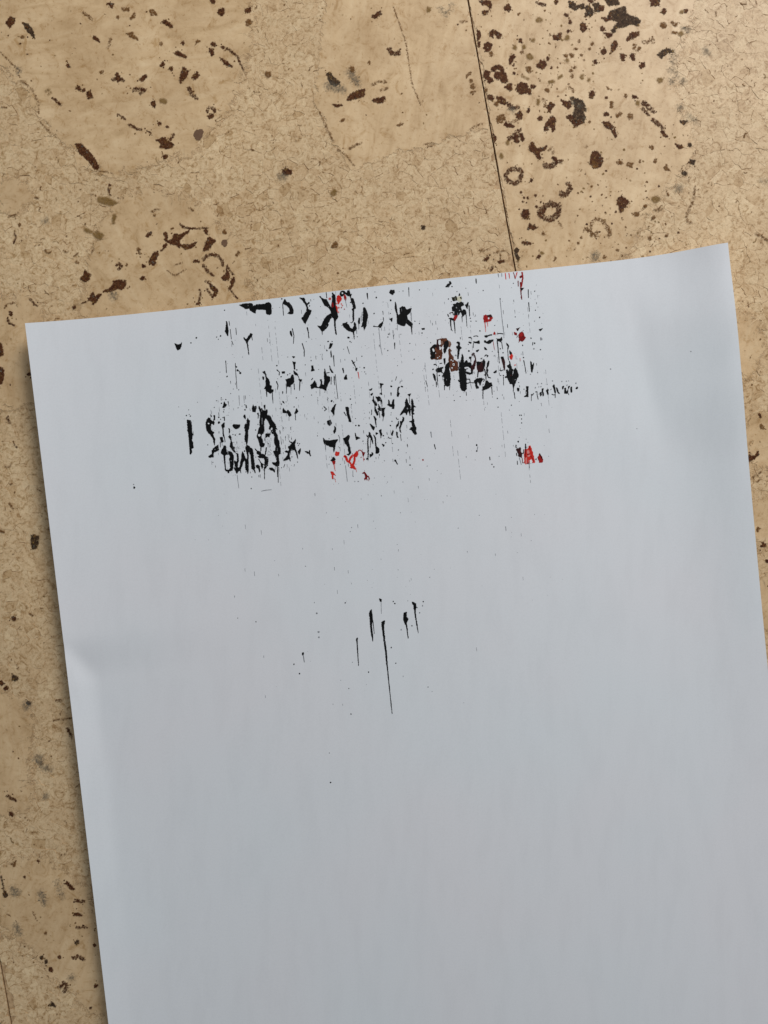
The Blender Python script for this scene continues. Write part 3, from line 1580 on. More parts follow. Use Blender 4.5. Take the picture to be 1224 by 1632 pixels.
INKC = {
 'k': ink_mat('black_ink', (.0022, .0024, .0028, 1), (.0075, .008, .0088, 1)),
 'g': ink_mat('thin_grey_ink', srgb(126, 128, 132), srgb(176, 178, 184)),
 'R': ink_mat('red_ink', srgb(196, 26, 20), srgb(226, 70, 58)),
 'r': ink_mat('dark_red_ink', srgb(92, 14, 16), srgb(158, 24, 26)),
 'q': ink_mat('deep_red_ink', srgb(140, 18, 20), srgb(184, 40, 38)),
 'p': ink_mat('thin_pink_ink', srgb(214, 120, 116), srgb(222, 160, 158)),
 'b': ink_mat('brown_ink', srgb(70, 38, 24), srgb(126, 74, 52)),
 't': ink_mat('thin_brown_ink', srgb(116, 86, 74), srgb(150, 120, 106)),
 'm': ink_mat('maroon_ink', srgb(34, 12, 14), srgb(78, 34, 36)),
 'o': ink_mat('olive_ink', srgb(30, 30, 14), srgb(64, 60, 30)),
 'c': ink_mat('cream_ink', srgb(204, 202, 178), srgb(222, 218, 200)),
 'w': ink_mat('bare_paper_gap', (.78, .80, .82, 1), (.82, .83, .85, 1), .85),
}
INK_TEXT = """
@ 260 440 5.5636
# 
P k 675,258 720,245 790,243 798,268 815,258 822,268 825,252 905,250 912,240 935,232 958,248 960,335 940,342 915,335 912,300 880,295 822,295 818,330 800,322 768,300 770,285 735,290 700,270
#
P k 1060,240 1080,205 1095,230 1115,235 1140,265 1155,300 1152,330 1135,338 1105,332 1125,315 1120,285 1095,260 1070,250
S k 4 2 1060,245 1068,350
B k 1052,202,6
#
P k 558,400 565,405 572,440 578,480 575,530 560,510 548,490 556,470 560,430
S k 3 2 595,470 605,560
S k 3 2 645,460 650,520
S k 3 2 585,400 590,440
S k 3 2 608,575 622,610
#
P k 102,598 120,608 140,610 158,600 165,588 160,615 150,645 130,655 118,640
#
P k 715,540 725,555 738,560 745,555 760,530 775,508 790,515 785,535 765,560 752,575 748,600 740,595 735,580 720,560
S k 9 3 745,590 755,650 760,698
S k 4 2 785,530 792,570
#
P k 1125,488 1135,485 1142,520 1142,535 1130,520
S k 5 3 1145,465 1160,530 1155,600
P k 1145,712 1168,715 1155,726
#
S k 3 2 640,770 645,870 655,1000
S k 4 2 555,750 562,860
B k 650,805,6 660,835,8 685,860,8 567,890,6
S k 4 3 665,835 690,860
B k 295,547,7 247,592,5 475,540,4 510,530,6 490,560,3 545,302,4
@ 500 455 12.24
#
P k 110,210 130,205 150,240 195,265 245,270 270,310 300,370 345,440 365,455 350,410 355,330 365,250 350,210 375,190 360,150 370,140 390,175 420,185 425,260 425,390 445,420 455,500 465,570 478,615 440,660 420,705 425,780 430,850 437,900 445,965 428,940 415,860 402,780 400,700 392,640 360,620 320,655 305,700 275,735 290,770 265,815 210,870 180,890 168,905 140,860 100,820 75,785 100,790 130,795 160,770 185,700 215,650 260,590 310,560 345,540 330,495 290,430 250,405 215,390 190,350 170,300 140,245
S k 10 3 165,890 167,960
S k 10 8 243,135 255,245
P r 350,360 370,330 385,400 360,430 345,410
P R 432,390 455,420 465,520 450,480 440,420
#
P R 460,210 490,190 520,220 545,260 530,290 500,330 488,360 465,320 450,290 452,250
P q 590,180 615,190 630,230 625,300 605,270 595,220
B p 315,260,26
B q 318,262,12
B p 540,360,14 560,392,12 485,432,16 540,430,10 480,520,16 450,350,14
B q 492,430,6 545,432,7 600,462,8
#
P k 510,170 520,130 550,105 590,105 615,130 640,150 660,130 655,105 675,95 700,110 705,150 715,175 740,170 725,195 715,220 740,260 760,245 780,280 800,360 820,440 790,455 780,500 785,580 780,690 765,700 762,600 765,500 745,460 770,445 760,380 745,330 710,335 735,310 725,250 700,200 670,205 640,180 610,160 600,180 560,210 530,210
B w 558,150,13
S g 6 3 610,260 650,430
#
P k 570,735 610,735 640,720 655,715 645,745 680,770 710,820 735,845 765,840 790,790 790,720 815,735 825,800 838,850 805,885 760,905 700,890 640,860 590,810 565,770
S k 14 6 775,690 740,730 720,720
S k 22 5 770,890 785,960 792,1050
S g 10 4 835,850 840,940
#
P k 970,430 990,430 1020,470 1045,540 1055,600 1035,700 1020,790 985,860 970,800 930,805 950,760 960,690 960,620 970,520
P k 885,630 900,640 895,740 875,755 868,710
S g 14 8 925,600 930,700
S g 10 6 945,520 940,600
S g 10 5 880,760 880,850
#
S k 8 4 1035,150 1045,220 1058,270
B k 690,1020,12 850,1000,7 960,350,8 1178,545,10
S k 8 6 1165,800 1215,800
@ 460 440 5.5636
#
P k 95,192 140,195 145,220 160,245 180,232 185,240 165,260 170,290 185,305 203,300 190,340 165,385 148,425 130,400 118,378 140,340 160,310 162,280 150,250 125,215
B k 185,265,5
#
S k 8 3 165,455 175,500 180,550
S k 5 3 120,595 140,660 138,715
#
P k 370,595 390,600 375,635 358,645 362,620
B k 350,580,6 340,660,6 385,580,5
S k 3 2 375,660 385,720
S k 3 2 400,700 405,800
#
P k 893,148 905,125 935,125 940,150 920,165 910,158
B k 905,215,7
S k 6 3 698,150 702,205
B k 778,190,6 1160,122,4 660,240,4
S k 4 2 1065,100 1068,180
#
P k 945,228 955,260 965,330 975,355 990,330 985,285 1010,268 1030,275 1045,300 1088,285 1080,320 1050,350 1055,385 1098,420 1095,452 1070,440 1040,415 1030,440 1005,440 975,425 962,420 958,330 943,290
S k 8 3 1088,450 1095,515
S g 3 2 965,430 965,480
S g 6 4 1085,325 1090,400
#
P k 897,380 920,370 915,405 908,395
P k 838,403 830,440 815,458 792,450 808,425
S g 3 2 800,460 815,620 830,700
S k 4 3 750,445 795,450
S g 3 2 925,480 932,560
S k 6 3 940,590 942,650
#
P k 1180,465 1205,462 1203,473 1185,475
B k 1183,505,5 1120,400,4 880,540,4 885,515,4 930,530,4 1160,420,4 1075,597,3 1113,737,4 670,812,6 650,710,4 880,660,4
#
S k 8 3 560,745 585,790 600,820
S k 5 3 590,760 565,775
P k 590,820 608,815 605,835 598,842
S R 5 2 615,850 625,910
#
S k 8 3 480,815 488,860
P k 510,875 518,912 495,915 493,900
S k 3 2 520,625 540,690
B k 530,545,8 545,580,5 555,588,3
@ 410 560 8.16
#
P k 75,270 95,255 110,290 125,340 145,365 160,400 165,440 185,450 180,490 210,500 205,520 170,545 140,525 115,515 110,490 90,485 115,450 110,400 115,350 105,300
S k 8 4 120,520 125,590
S k 6 2 195,530 205,640
P k 70,330 88,335 85,370 72,360
#
S k 8 6 255,240 290,270 285,310
P k 320,265 358,260 355,285 325,285
B k 310,330,8 255,185,8 395,305,7 425,290,6
S k 9 4 250,390 270,440 262,500
S k 8 5 330,520 332,555
#
P k 370,365 400,355 430,350 445,310 465,300 475,340 480,400 465,420 435,435 430,460 400,458 380,450 385,400
S k 8 3 478,420 485,500
S k 6 2 385,450 378,550
S g 4 2 440,450 440,560
#
P k 460,130 475,140 497,138 490,180 492,235 480,230 475,180
P k 475,250 500,275 530,300 520,312 490,300 478,280
S k 5 3 525,305 550,365
P k 540,360 580,370 560,400 550,385
S k 10 4 555,390 550,510
B k 475,78,8 515,240,7
#
P k 705,190 725,185 728,225 742,245 715,258 700,255 708,230
B k 700,120,6 698,75,4 800,235,4
#
P k 695,440 715,425 735,400 745,380 755,405 770,430 775,460 795,470 820,450 828,400 815,370 838,365 840,430 870,440 875,380 870,300 878,225 890,280 905,320 945,335 945,380 925,410 905,460 895,510 860,490 820,478 790,475 740,470 705,490
S g 4 2 815,490 815,580
S k 8 4 705,370 725,345
#
P k 940,185 960,230 990,280 965,270 945,230
S k 6 5 900,280 940,275
S k 10 4 1000,320 1003,400 1010,440
S k 4 2 1015,300 1030,460 1050,620
S k 5 3 955,0 960,80
S k 4 2 990,60 1000,180
S k 5 3 965,330 960,430
#
S k 9 4 1115,225 1125,260
P k 1160,310 1168,360 1135,365 1130,345
#
B k 508,605,6 625,175,5
S k 8 3 610,0 612,70
@ 280 620 5.5636
#
P k 100,275 130,275 140,300 142,360 150,410 140,460 152,470 155,520 140,530 145,560 130,578 125,540 122,500 118,440 110,370 105,310
B k 95,235,5 130,240,5 115,185,3 120,225,3
@ 330 630 12.55
#
P k 0,490 30,450 60,455 65,490 95,515 130,520 150,545 135,590 110,560 80,570 70,620 80,690 105,730 135,740 120,780 135,830 160,880 150,1000 135,950 120,860 70,790 30,750 0,720 -20,640 -20,540
P k 130,405 155,400 155,490 135,500 145,450
P k 75,400 92,425 80,432
B w 32,565,12
#
P k 100,1110 160,1030 225,990 230,1050 240,1090 190,1120 130,1140 120,1210 125,1235 40,1245 35,1215 70,1190 100,1180
#
P k 290,600 330,550 348,545 345,640 325,650 330,830 345,850 320,800 310,660
P k 260,840 310,840 325,930 290,945 270,900
B k 235,440,13 270,480,10 240,545,20 320,445,10
S k 14 10 345,430 350,510
S k 6 8 330,760 350,850 362,930
S k 10 5 265,930 268,1040
S k 8 6 240,720 240,760
#
P k 275,1150 300,1090 325,1050 335,1010 375,1010 380,1080 390,1140 430,1120 480,1130 510,1160 530,1210 525,1350 520,1450 500,1500 440,1515 440,1550 415,1555 415,1520 370,1505 355,1480 380,1490 440,1500 465,1450 460,1350 445,1280 460,1220 440,1180 390,1185 350,1200 310,1180
S k 28 10 345,1190 355,1340 370,1490
#
S k 16 10 435,660 455,710 445,760
P k 430,830 455,795 475,830 485,900 505,950 515,1020 550,1045 535,1090 575,1150 540,1130 490,1070 455,1015 470,960 480,900 455,860
#
P k 545,1310 590,1330 605,1310 600,1160 620,1170 632,1310 610,1370 615,1460 655,1440 670,1340 690,1230 705,1130 740,1180 760,1240 750,1290 715,1350 690,1440 670,1490 680,1560 660,1500 620,1530 600,1570 560,1500 540,1450 580,1470 560,1400
#
P k 760,580 790,560 795,500 815,455 830,500 853,510 845,610 835,670 820,700 818,820 810,930 800,950 805,1000 850,1020 860,1050 895,1060 915,1110 925,1220 945,1340 960,1440 950,1480 965,1560 940,1490 895,1470 885,1330 870,1200 840,1120 825,1140 825,1330 830,1500 815,1570 800,1510 770,1480 765,1330 750,1240 780,1270 800,1300 805,1200 775,1060 790,1000 780,920 760,920 755,840 765,750 760,670 750,640
P k 730,420 750,385 770,430 768,475 745,450
B k 760,290,12 750,1115,14 755,190,7
S g 6 4 740,0 745,150
S g 6 4 640,0 650,200
#
P k 510,610 540,580 600,590 660,590 650,640 580,675 535,650
B k 565,795,11 655,775,14 620,250,7
#
P k 310,240 330,190 345,130 360,170 395,180 370,220 335,250
B k 285,50,8 375,85,10 290,160,10 340,290,8 330,330,9
@ 395 630 11.657
#
P k 85,250 100,170 115,215 155,200 160,230 140,310 90,305
S k 16 8 180,330 195,370 190,430
B k 145,645,8 190,540,8
#
P k 205,200 235,250 255,240 275,285 320,290 345,270 365,270 355,330 340,420 325,430 300,480 300,570 300,660 290,710 255,720 250,790 275,830 280,880 315,900 295,960 250,960 240,1040 235,960 210,880 195,820 165,760 190,690 205,620 225,580 220,500 230,420 235,330 215,260
P k 340,330 370,385 390,365 425,400 440,450 475,500 510,540 520,590 545,635 515,620 520,690 550,730 555,800 580,850 585,930 600,980 605,1080 570,1110 575,1200 585,1250 575,1310 540,1320 505,1300 480,1290 450,1250 500,1250 545,1230 530,1180 505,1110 485,1080 475,1040 510,1030 520,950 500,900 490,830 500,770 480,720 450,710 430,660 465,640 465,600 430,590 420,640 395,620 410,560 385,490 345,430 335,400
S k 10 6 548,1310 552,1515
P k 300,185 322,180 322,270 305,230
B w 215,742,22
S g 8 5 265,420 265,540
#
P k 330,715 410,710 400,770 370,760 335,785
#
P k 130,990 170,1030 230,1050 245,1090 300,1100 325,1130 350,1150 380,1160 375,1230 370,1300 345,1340 315,1370 310,1300 320,1200 300,1170 220,1160 190,1140 220,1110 170,1080 165,1040
S k 22 10 345,970 335,1040 320,1110
S k 13 5 310,1350 310,1560
S k 9 6 200,1180 240,1250 300,1290
#
P k 150,1310 180,1290 215,1310 225,1400 215,1430 200,1360 165,1345
P k 400,1350 450,1350 500,1390 500,1430 470,1400 410,1380
P k 245,1260 275,1280 280,1330 265,1370 250,1320
#
P k 655,1215 700,1160 740,1110 745,1070 690,1045 715,1030 760,1040 765,1000 750,950 790,930 820,890 770,855 830,880 865,850 890,810 885,870 870,910 890,1000 910,1060 930,1180 900,1080 870,1015 820,1010 785,1040 770,1100 780,1150 790,1225 770,1180 730,1200 690,1210
P k 935,1040 980,985 970,1060 960,1100 940,1070
B k 925,890,9 960,900,8 940,930,8
#
P k 1060,1040 1100,1045 1130,1060 1150,1015 1155,1070 1165,1130 1140,1080 1100,1070
#
P k 645,290 660,240 685,280 720,300 745,275 795,330 805,375 775,400 745,350 715,325 650,325
S g 6 3 718,330 718,390
S g 6 3 765,400 765,470
#
P k 870,340 905,245 935,295 910,330
S k 8 3 880,330 890,465
#
P k 640,105 660,115 680,150 655,135
S k 8 6 620,150 630,180
B k 900,47,9 860,215,8 600,250,6 625,1345,6 925,1240,7
S k 6 4 690,1280 665,1340
S k 7 3 455,0 470,150
@ 280 620 5.5636
#
S g 3 2 545,760 560,880
S g 4 3 760,905 800,897 850,892
B k 675,780,4 670,882,4 330,650,3 285,495,3
S k 3 2 910,690 910,830
@ 480 600 5.5636
#
P k 265,305 285,270 308,243 295,290 290,345 278,320
S k 6 4 200,265 225,290 205,305
B k 270,217,8 437,200,5
#
P k 232,395 260,385 272,415 250,438 235,420
P k 295,440 308,455 305,490 295,505 287,485 298,465
#
P k 195,545 210,565 250,570 300,562 325,560 305,590 300,640 290,670 285,625 262,622 215,605 202,590
S g 4 2 215,600 218,650
S g 4 3 330,520 342,545 340,585
#
P k 395,268 420,275 425,330 440,380 442,402 425,398 410,345 400,300
S k 5 4 380,315 400,350
#
P k 372,550 395,540 420,520 432,530 418,570 430,620 440,680 425,690 415,625 390,590
P k 405,690 435,685 425,698
#
P k 478,500 492,535 522,545 488,560
B k 485,435,5 512,435,7
@ 580 600 12.09
#
P k 305,135 345,140 375,150 345,165 335,220 325,225 322,170
S k 8 5 335,230 340,310
P k 320,320 340,315 350,355 325,340
#
P k 100,250 130,250 160,225 140,270 115,265
P k 130,345 175,315 150,370
#
B k 527,190,18 735,195,18 540,90,7
S k 13 6 520,310 525,370
S k 6 4 630,0 610,75
S g 8 6 740,80 700,95 695,130
#
P k 640,380 645,320 650,230 665,200 690,205 665,230 665,310 685,325 660,390
#
P k 185,375 190,440 210,490 225,480 245,520 250,560 215,560 225,620 260,690 275,740 250,750 230,700 210,660 210,540 175,480 160,465 180,430
P k 225,395 250,400 295,385 320,410 345,460 350,580 340,500 320,460 290,470 275,490 255,440
#
P k 275,530 290,560 320,610 355,610 410,600 390,640 385,690 395,760 370,780 350,740 360,660 330,660 290,650 265,625 290,600
S k 10 4 280,660 300,720 305,800
S k 8 3 375,780 365,860
S k 10 6 150,640 150,720 140,740
#
P k 185,760 215,780 240,820 230,850 235,930 240,980 225,900 215,840
P k 115,910 150,940 200,975 205,1000 185,1030 165,1010 135,960
#
P k 50,1120 75,1150 100,1120 95,1075 115,1080 130,1130 150,1160 165,1210 175,1300 150,1220 130,1180 95,1165 85,1180 80,1300 90,1440 80,1632 75,1450 70,1280 75,1170 60,1150
S k 6 5 135,1190 120,1380
S k 10 8 165,1220 165,1260
#
P k 180,1115 225,1180 230,1280 245,1360 290,1380 295,1450 275,1475 230,1485 230,1380 220,1280 215,1190
#
P k 295,1040 330,1020 330,1060 350,1110 340,1130 325,1190 320,1120
P k 230,1080 270,1095 235,1125
#
P k 450,540 480,530 475,450 490,480 500,530 540,545 545,480 580,440 575,500 590,550 570,630 540,610 555,580 510,580
#
P k 820,420 835,450 850,510 890,560 895,650 890,760 870,700 860,660 835,700 820,740 800,700 770,690 700,745 730,680 770,620 800,560 795,500
S k 8 5 885,520 870,380
P k 845,350 905,330 880,385
B g 838,618,12
#
P k 910,500 925,430 945,480 955,550 1000,585 960,590 965,650 945,690 970,720 940,740 940,830 965,820 965,890 985,950 1010,990 995,1040 1015,1110 985,1120 945,1080 920,1030 880,1025 910,975 945,1000 930,940 915,880 875,870 920,860 930,830 925,720 915,640 920,560
#
P k 750,775 775,800 765,850 735,905 715,960 700,1010 715,1085 690,1050 685,990 705,920 700,870 735,860 745,820
P k 635,930 660,900 665,860 670,920 655,960 630,970 620,1010 625,950
#
P k 625,1065 645,1080 645,1130 665,1180 640,1175 628,1120
P k 560,1030 570,1060 545,1140 530,1120
S k 10 6 465,1165 490,1190 520,1190
S k 8 4 705,1110 720,1240
S k 8 6 620,790 640,830 670,820
#
B k 510,945,12 540,865,9 520,740,6 525,700,6 420,1275,10 665,1415,9 60,1585,15 605,1620,18 375,1140,12
P k 350,1300 395,1320 380,1350
S k 7 4 835,1300 845,1360
P k 115,1500 160,1500 150,1460 185,1490 160,1520 120,1550
B r 1140,1605,9
S g 6 4 440,1070 455,1120
@ 480 600 5.5636
#
S k 7 5 835,745 855,780
B R 1080,740,6
B k 965,785,6 1200,70,4
S k 4 3 1105,35 1120,90
P k 1175,0 1190,0 1190,35 1180,20
S k 5 3 1180,600 1192,645
S g 6 4 1150,490 1158,540
@ 520 700 15.3
#
P R 215,370 235,305 260,310 280,325 320,310 305,390 240,405
#
P k 110,515 185,430 220,500 200,530 150,545
P q 150,545 220,530 215,590 185,630 165,590
S p 22 6 195,620 205,720 225,780
#
S R 55 35 435,405 480,440 520,540 560,550 610,620
S R 50 34 655,385 595,450 560,545
P R 670,380 740,290 775,310 780,370 740,430 680,430
S R 34 42 690,425 690,520 650,640
P R 590,640 620,600 660,620 690,670 725,740 640,705 575,695 610,670
#
S q 15 14 770,300 800,265 830,265 870,300 900,335
P r 880,320 940,325 920,380 905,425 890,380
S p 10 5 900,430 915,540
B r 925,490,15
B q 850,440,12
#
P R 105,795 165,795 185,830 230,890 190,860 160,870 165,920 175,970 150,965 140,880 120,830
S p 8 5 200,940 235,1050
B r 165,960,9 218,985,8
#
P r 880,830 925,795 970,840 1000,890 1030,900 1055,960 1030,1020 1040,950 1010,910 990,940 1000,1000 970,950 940,1000 930,960 960,920 930,840 900,830
#
B g 695,1030,12 780,1030,14 725,610,10 345,610,8 70,610,8
S g 8 5 440,520 455,600
S g 6 4 470,640 500,900 515,1030
S g 6 4 650,760 650,910
S p 10 6 725,700 740,800
B k 330,205,9 895,45,10
@ 700 430 14.84
#
P k 150,400 200,345 245,325 235,285 260,275 290,320 265,350 240,370 215,410
B k 305,395,14
#
P o 300,655 365,650 385,620 410,650 420,720 330,735 315,700
P c 430,640 520,630 530,700 490,760 440,720
P k 460,610 480,560 490,600 475,615
P o 490,660 520,640 530,690 510,680
#
P k 330,810 390,810 430,770 480,800 500,760 550,770 580,830 540,860 510,850 510,920 540,970 590,940 625,970 640,1040 600,1060 555,1105 535,1060 520,1000 490,1000 470,1060 430,1080 390,1070 350,1080 370,980 310,970 300,900 340,860
B g 410,895,13
S k 14 5 540,1095 545,1240
S k 10 4 635,1045 645,1180 655,1340
#
P q 360,1090 430,1070 410,1140 370,1210 340,1190 310,1160 350,1140
P k 230,1150 280,1140 340,1165 360,1210 300,1180
S k 24 7 265,1180 275,1320 290,1430
S k 22 6 350,1210 365,1350 378,1500
S m 13 10 240,1030 320,1000 335,1070
P k 195,1050 210,1060 230,1115 210,1090
#
P k 615,830 650,820 680,760 685,800 665,920 650,900
S k 16 14 705,840 715,1000 722,1100
B k 735,1145,11 750,1215,11 218,690,11 630,435,7 420,515,7
S k 8 5 860,1210 890,1215
S g 8 5 855,1060 860,1100
@ 660 420 4.3714
#
P q 485,362 500,358 515,365 535,358 545,378 535,398 510,405 488,410 485,390
B w 519,382,5
P m 505,362 535,357 543,372 520,372
S R 4 2 493,410 497,450
S p 4 2 512,408 513,440
#
S R 4 3 635,66 640,112
S R 4 3 660,66 665,105
S r 4 3 692,62 705,108
S R 4 3 718,60 706,100
#
S q 8 5 752,60 757,100 748,160
P r 735,92 748,82 752,96 740,100
S r 8 3 742,130 745,210 750,250
P k 740,175 765,170 750,188
S r 4 3 724,120 726,160
#
S k 4 2 798,270 803,335
S g 2.5 2 598,240 612,380 624,480
B k 840,193,4 600,247,3 875,375,4 845,325,3
S k 5 3 431,105 433,138
S g 3 2 585,70 590,95
S g 3 2 610,68 612,90
S k 3 2 795,180 797,240
#
P k 870,460 895,452 880,470
B g 885,525,9
B k 880,600,4 840,555,5 815,520,4
@ 680 530 14.84
#
P b 95,600 110,560 90,480 85,380 130,330 190,285 240,300 260,390 300,400 350,380 370,470 360,560 345,630 240,640 180,625 110,635
P b 245,330 245,170 300,165 320,150 465,140 480,180 420,200 400,260 385,300 350,340 300,360
P k 90,480 95,370 180,290 235,290 225,350 200,330 180,400 205,440 190,520 200,600 110,620 95,590 120,540
P m 245,170 300,165 290,190 280,260 330,340 300,400 255,390 240,330
P w 285,190 320,180 330,260 305,295 285,260
P w 150,380 165,390 178,440 160,445 140,395
P w 305,335 318,340 330,390 312,400
P t 340,215 375,215 380,260 350,280
B w 262,597,11 300,565,6 215,490,6
#
P k 410,470 405,330 410,230 440,185 500,185 530,220 520,290 500,340 470,390 450,450 430,485
P t 520,200 560,220 580,290 545,340 525,330 535,250
#
P b 520,440 530,370 560,400 590,435 560,450 570,510 620,560 640,640 730,700 735,800 735,890 650,900 590,920 570,870 545,780 520,660 535,560
B w 580,650,12 635,755,26 600,835,13 620,675,11 650,630,10
B b 630,760,10
#
P k 540,690 545,780 530,880 555,960 560,1100 550,1240 490,1275 430,1240 415,1150 415,1060 375,1040 400,980 430,920 440,800 480,730
S k 14 6 420,1240 422,1360
S k 10 5 550,1260 540,1360
S g 8 5 385,1040 380,1130
#
P k 210,880 250,845 340,825 390,815 360,870 355,920 400,970 330,935 240,935
P k 150,970 190,1000 210,1090 215,1150 190,1120 160,1040
S k 14 6 225,1160 232,1290
S k 9 4 245,950 255,1250
B k 300,1015,14 150,870,16 95,240,7
S k 14 10 165,760 215,750 240,790
S k 13 9 310,730 365,725
#
P k 405,620 435,610 440,690 430,760 410,700
#
P k 705,240 735,215 780,230 780,330 825,360 785,390 770,450 760,560 745,620 725,610 735,480 735,390 700,340 745,300 740,260
#
P k 840,500 855,540 870,640 890,760 895,860 915,960 935,1060 945,1200 945,1330 900,1385 830,1370 800,1300 790,1180 780,1080 770,960 760,820 790,700 820,620 835,560
B g 690,540,18 700,410,8
S k 8 6 795,110 800,160
S k 13 9 750,1120 770,1170
@ 740 520 10.2
#
S k 12 10 70,185 100,180 125,210
S k 10 9 150,165 190,155 225,165
P k 145,250 190,255 240,235 245,285 210,275 170,270
P k 70,255 115,260 110,280 80,270
S k 6 4 148,270 145,350
B k 75,400,11 255,75,9 65,295,6
P k 190,400 235,380 215,415
#
B m 145,455,26
P m 185,510 190,560 175,640 160,690 130,720 115,660 150,610 165,560
S m 14 18 165,470 182,520
B k 95,512,19
S k 7 5 105,530 108,580
#
P k 0,590 40,550 60,590 100,590 120,640 140,700 130,780 110,770 110,690 60,650 0,660
P k 20,745 60,745 110,770 90,785 40,770
S k 12 8 30,745 15,700 60,690
#
P m 205,580 270,580 300,570 315,535 335,580 330,650 310,690 310,730 270,740 230,740 210,690 200,640
P k 205,580 270,580 260,610 215,640
P k 300,570 315,535 335,580 330,650 315,680
S k 12 7 325,690 350,780 355,880
S k 14 7 225,730 215,830
B k 275,525,9
#
P k 395,560 405,590 390,650 370,680 390,710 375,760 390,820 430,840 390,835 365,780 360,720 370,640 375,590
P k 320,790 355,780 350,805
#
P k 160,890 200,850 280,840 295,870 270,920 260,960 240,930 220,900 200,940 235,1000 200,1015 180,950
S k 10 8 35,930 90,915 160,920
S k 9 8 30,860 90,860 95,920
S k 8 6 300,850 330,870 310,900
S g 5 4 100,930 120,1010
#
P k 350,890 380,890 400,920 440,920 455,960 420,985 370,1020 290,1040 300,990 340,960
S k 14 5 305,1040 300,1180
S k 8 5 445,985 455,1115
#
P k 325,155 380,150 410,140 450,135 440,145 390,155 365,180 335,175
P q 470,130 490,90 510,130
S k 10 9 530,125 580,115 630,125
S p 10 5 345,0 345,90
#
P k 330,260 320,235 345,230 360,260 400,230 470,215 465,240 430,270 390,285 350,270
P k 530,205 590,205 605,175 615,215 590,255 560,240 535,235
S k 10 5 535,240 545,330 560,480 570,600
S q 4 3 470,250 490,380
S k 6 3 605,250 625,370
S g 4 3 635,0 645,190
#
P k 320,340 345,350 370,385 340,380
S k 11 9 330,490 350,465 390,480 365,500
B k 630,430,8 585,365,9 455,410,5 485,480,5
#
P k 680,270 700,285 725,320 715,350 705,400 710,330 690,300
S k 6 8 705,390 715,520
P k 735,395 775,440 760,470 740,440
P R 735,490 770,450 785,480 775,540 755,530
#
P m 595,500 630,495 655,560 660,640 655,720 640,680 625,600
S k 10 9 575,710 600,725 635,705
P k 595,500 630,495 640,530 610,530
#
P k 680,710 710,705 715,740 735,700 720,640 740,600 710,520 730,560 750,620 770,690 795,705 780,760 780,810 800,770 805,720 830,680 860,720 880,810 860,840 840,890 820,940 805,980 800,1020 785,940 740,935 725,890 700,840 665,830 690,800
P k 695,640 720,630 720,680
S k 9 4 800,1000 797,1060
S k 9 4 810,1070 825,1180
B m 760,800,10
#
P k 860,1005 890,1005 890,1040 875,1055 862,1040
B k 883,915,7
#
P r 885,150 905,105 940,90 965,120 975,165 1000,180 970,220 945,245 905,230 885,260 900,200 890,180
P q 895,140 920,105 950,110 955,150 920,165
P r 810,95 850,115 850,145 820,135
P m 845,40 870,40 905,20 880,45 870,75
S k 6 4 870,150 850,190
B k 948,310,9
#
S k 10 5 965,550 985,650 1005,770
B k 962,508,9
S g 6 4 950,410 955,470
#
P k 1075,570 1090,590 1095,630 1120,625 1130,590 1125,650 1110,720 1100,750 1085,720 1080,640
S k 7 5 1115,260 1110,310
B g 1130,365,11 1080,190,8
#
P k 475,750 500,735 520,715 525,745 490,760
B k 590,800,8 635,800,9
S k 6 3 635,820 640,960
B p 825,630,13
S p 8 5 905,520 910,560
@ 820 590 11.127
#
P k 205,290 245,290 240,330 242,470 170,470 210,440 220,400 215,330
S k 6 4 205,350 200,420
#
S k 13 7 295,430 320,440 345,405
S k 7 3 300,440 298,545
S k 11 9 370,385 400,380 400,430
S k 10 5 400,430 420,520
#
P k 450,400 475,390 480,440 460,460
P k 485,330 515,325 505,360 520,440 505,460 490,400
P k 560,360 590,335 605,350 590,370 605,420 595,440 580,400
S k 6 4 640,350 655,330
#
P k 680,280 700,255 720,320 730,400 720,410 700,340
P k 735,310 760,320 775,380 800,415 775,410 745,350
S k 10 8 660,425 700,440 725,430
S k 8 4 722,420 722,490
#
P k 845,290 875,280 865,330 850,340
P k 885,320 905,310 915,370 930,400 950,340 945,400 925,415 885,410 890,370
P k 955,290 980,280 965,310 955,330
P k 995,310 1015,295 1020,390 1000,390
S k 8 4 950,410 965,440
#
P k 1085,330 1110,295 1125,310 1110,330
B g 840,200,9 920,195,9 960,190,9 675,190,9 580,250,8 480,235,8 410,240,8 370,310,9 430,295,7 470,290,7 1090,230,10 930,265,9
@ 810 690 17.486
#
P m 225,460 280,430 285,490 300,480 305,410 345,410 345,500 360,560 375,580 375,640 380,690 330,670 280,640 290,590 260,530
S m 25 20 370,580 420,560
S k 13 10 430,460 425,580
S k 16 10 230,560 240,640
S k 10 9 215,330 200,390 250,420
S k 10 8 215,330 240,380
S k 13 6 250,780 260,880
S g 16 7 310,690 340,780 365,880
S r 9 8 390,700 400,830 460,830
#
P R 465,460 530,460 560,440 575,370 610,360 635,400 655,490 680,540 690,610 715,700 735,790 730,830 680,835 670,770 620,740 600,790 600,845 530,855 490,870 460,840 450,700 445,600 460,560
P p 530,490 570,500 585,560 550,585 530,540
P p 540,640 610,610 600,640 550,660
P p 495,700 515,690 515,840 495,850
S r 30 18 485,450 470,680
S r 16 14 530,600 600,580
S r 18 14 530,845 600,840
S r 14 10 590,380 610,480
S q 14 12 620,640 670,690 710,790
P w 605,770 640,745 665,800 640,840 612,835
S k 16 26 480,300 485,440
S g 6 4 585,850 595,980
#
P q 820,690 850,640 870,570 930,660 965,740 945,820 870,820 845,750
S k 22 14 870,580 910,650 955,745
#
B k 775,730,18 278,240,20
B g 305,120,8 500,170,9 550,260,7
@ 740 620 5.5636
#
B k 110,497,7 110,550,6 245,668,5 262,690,5 490,232,4 505,232,5 508,265,4 508,300,4 300,160,4 293,83,4 418,143,4
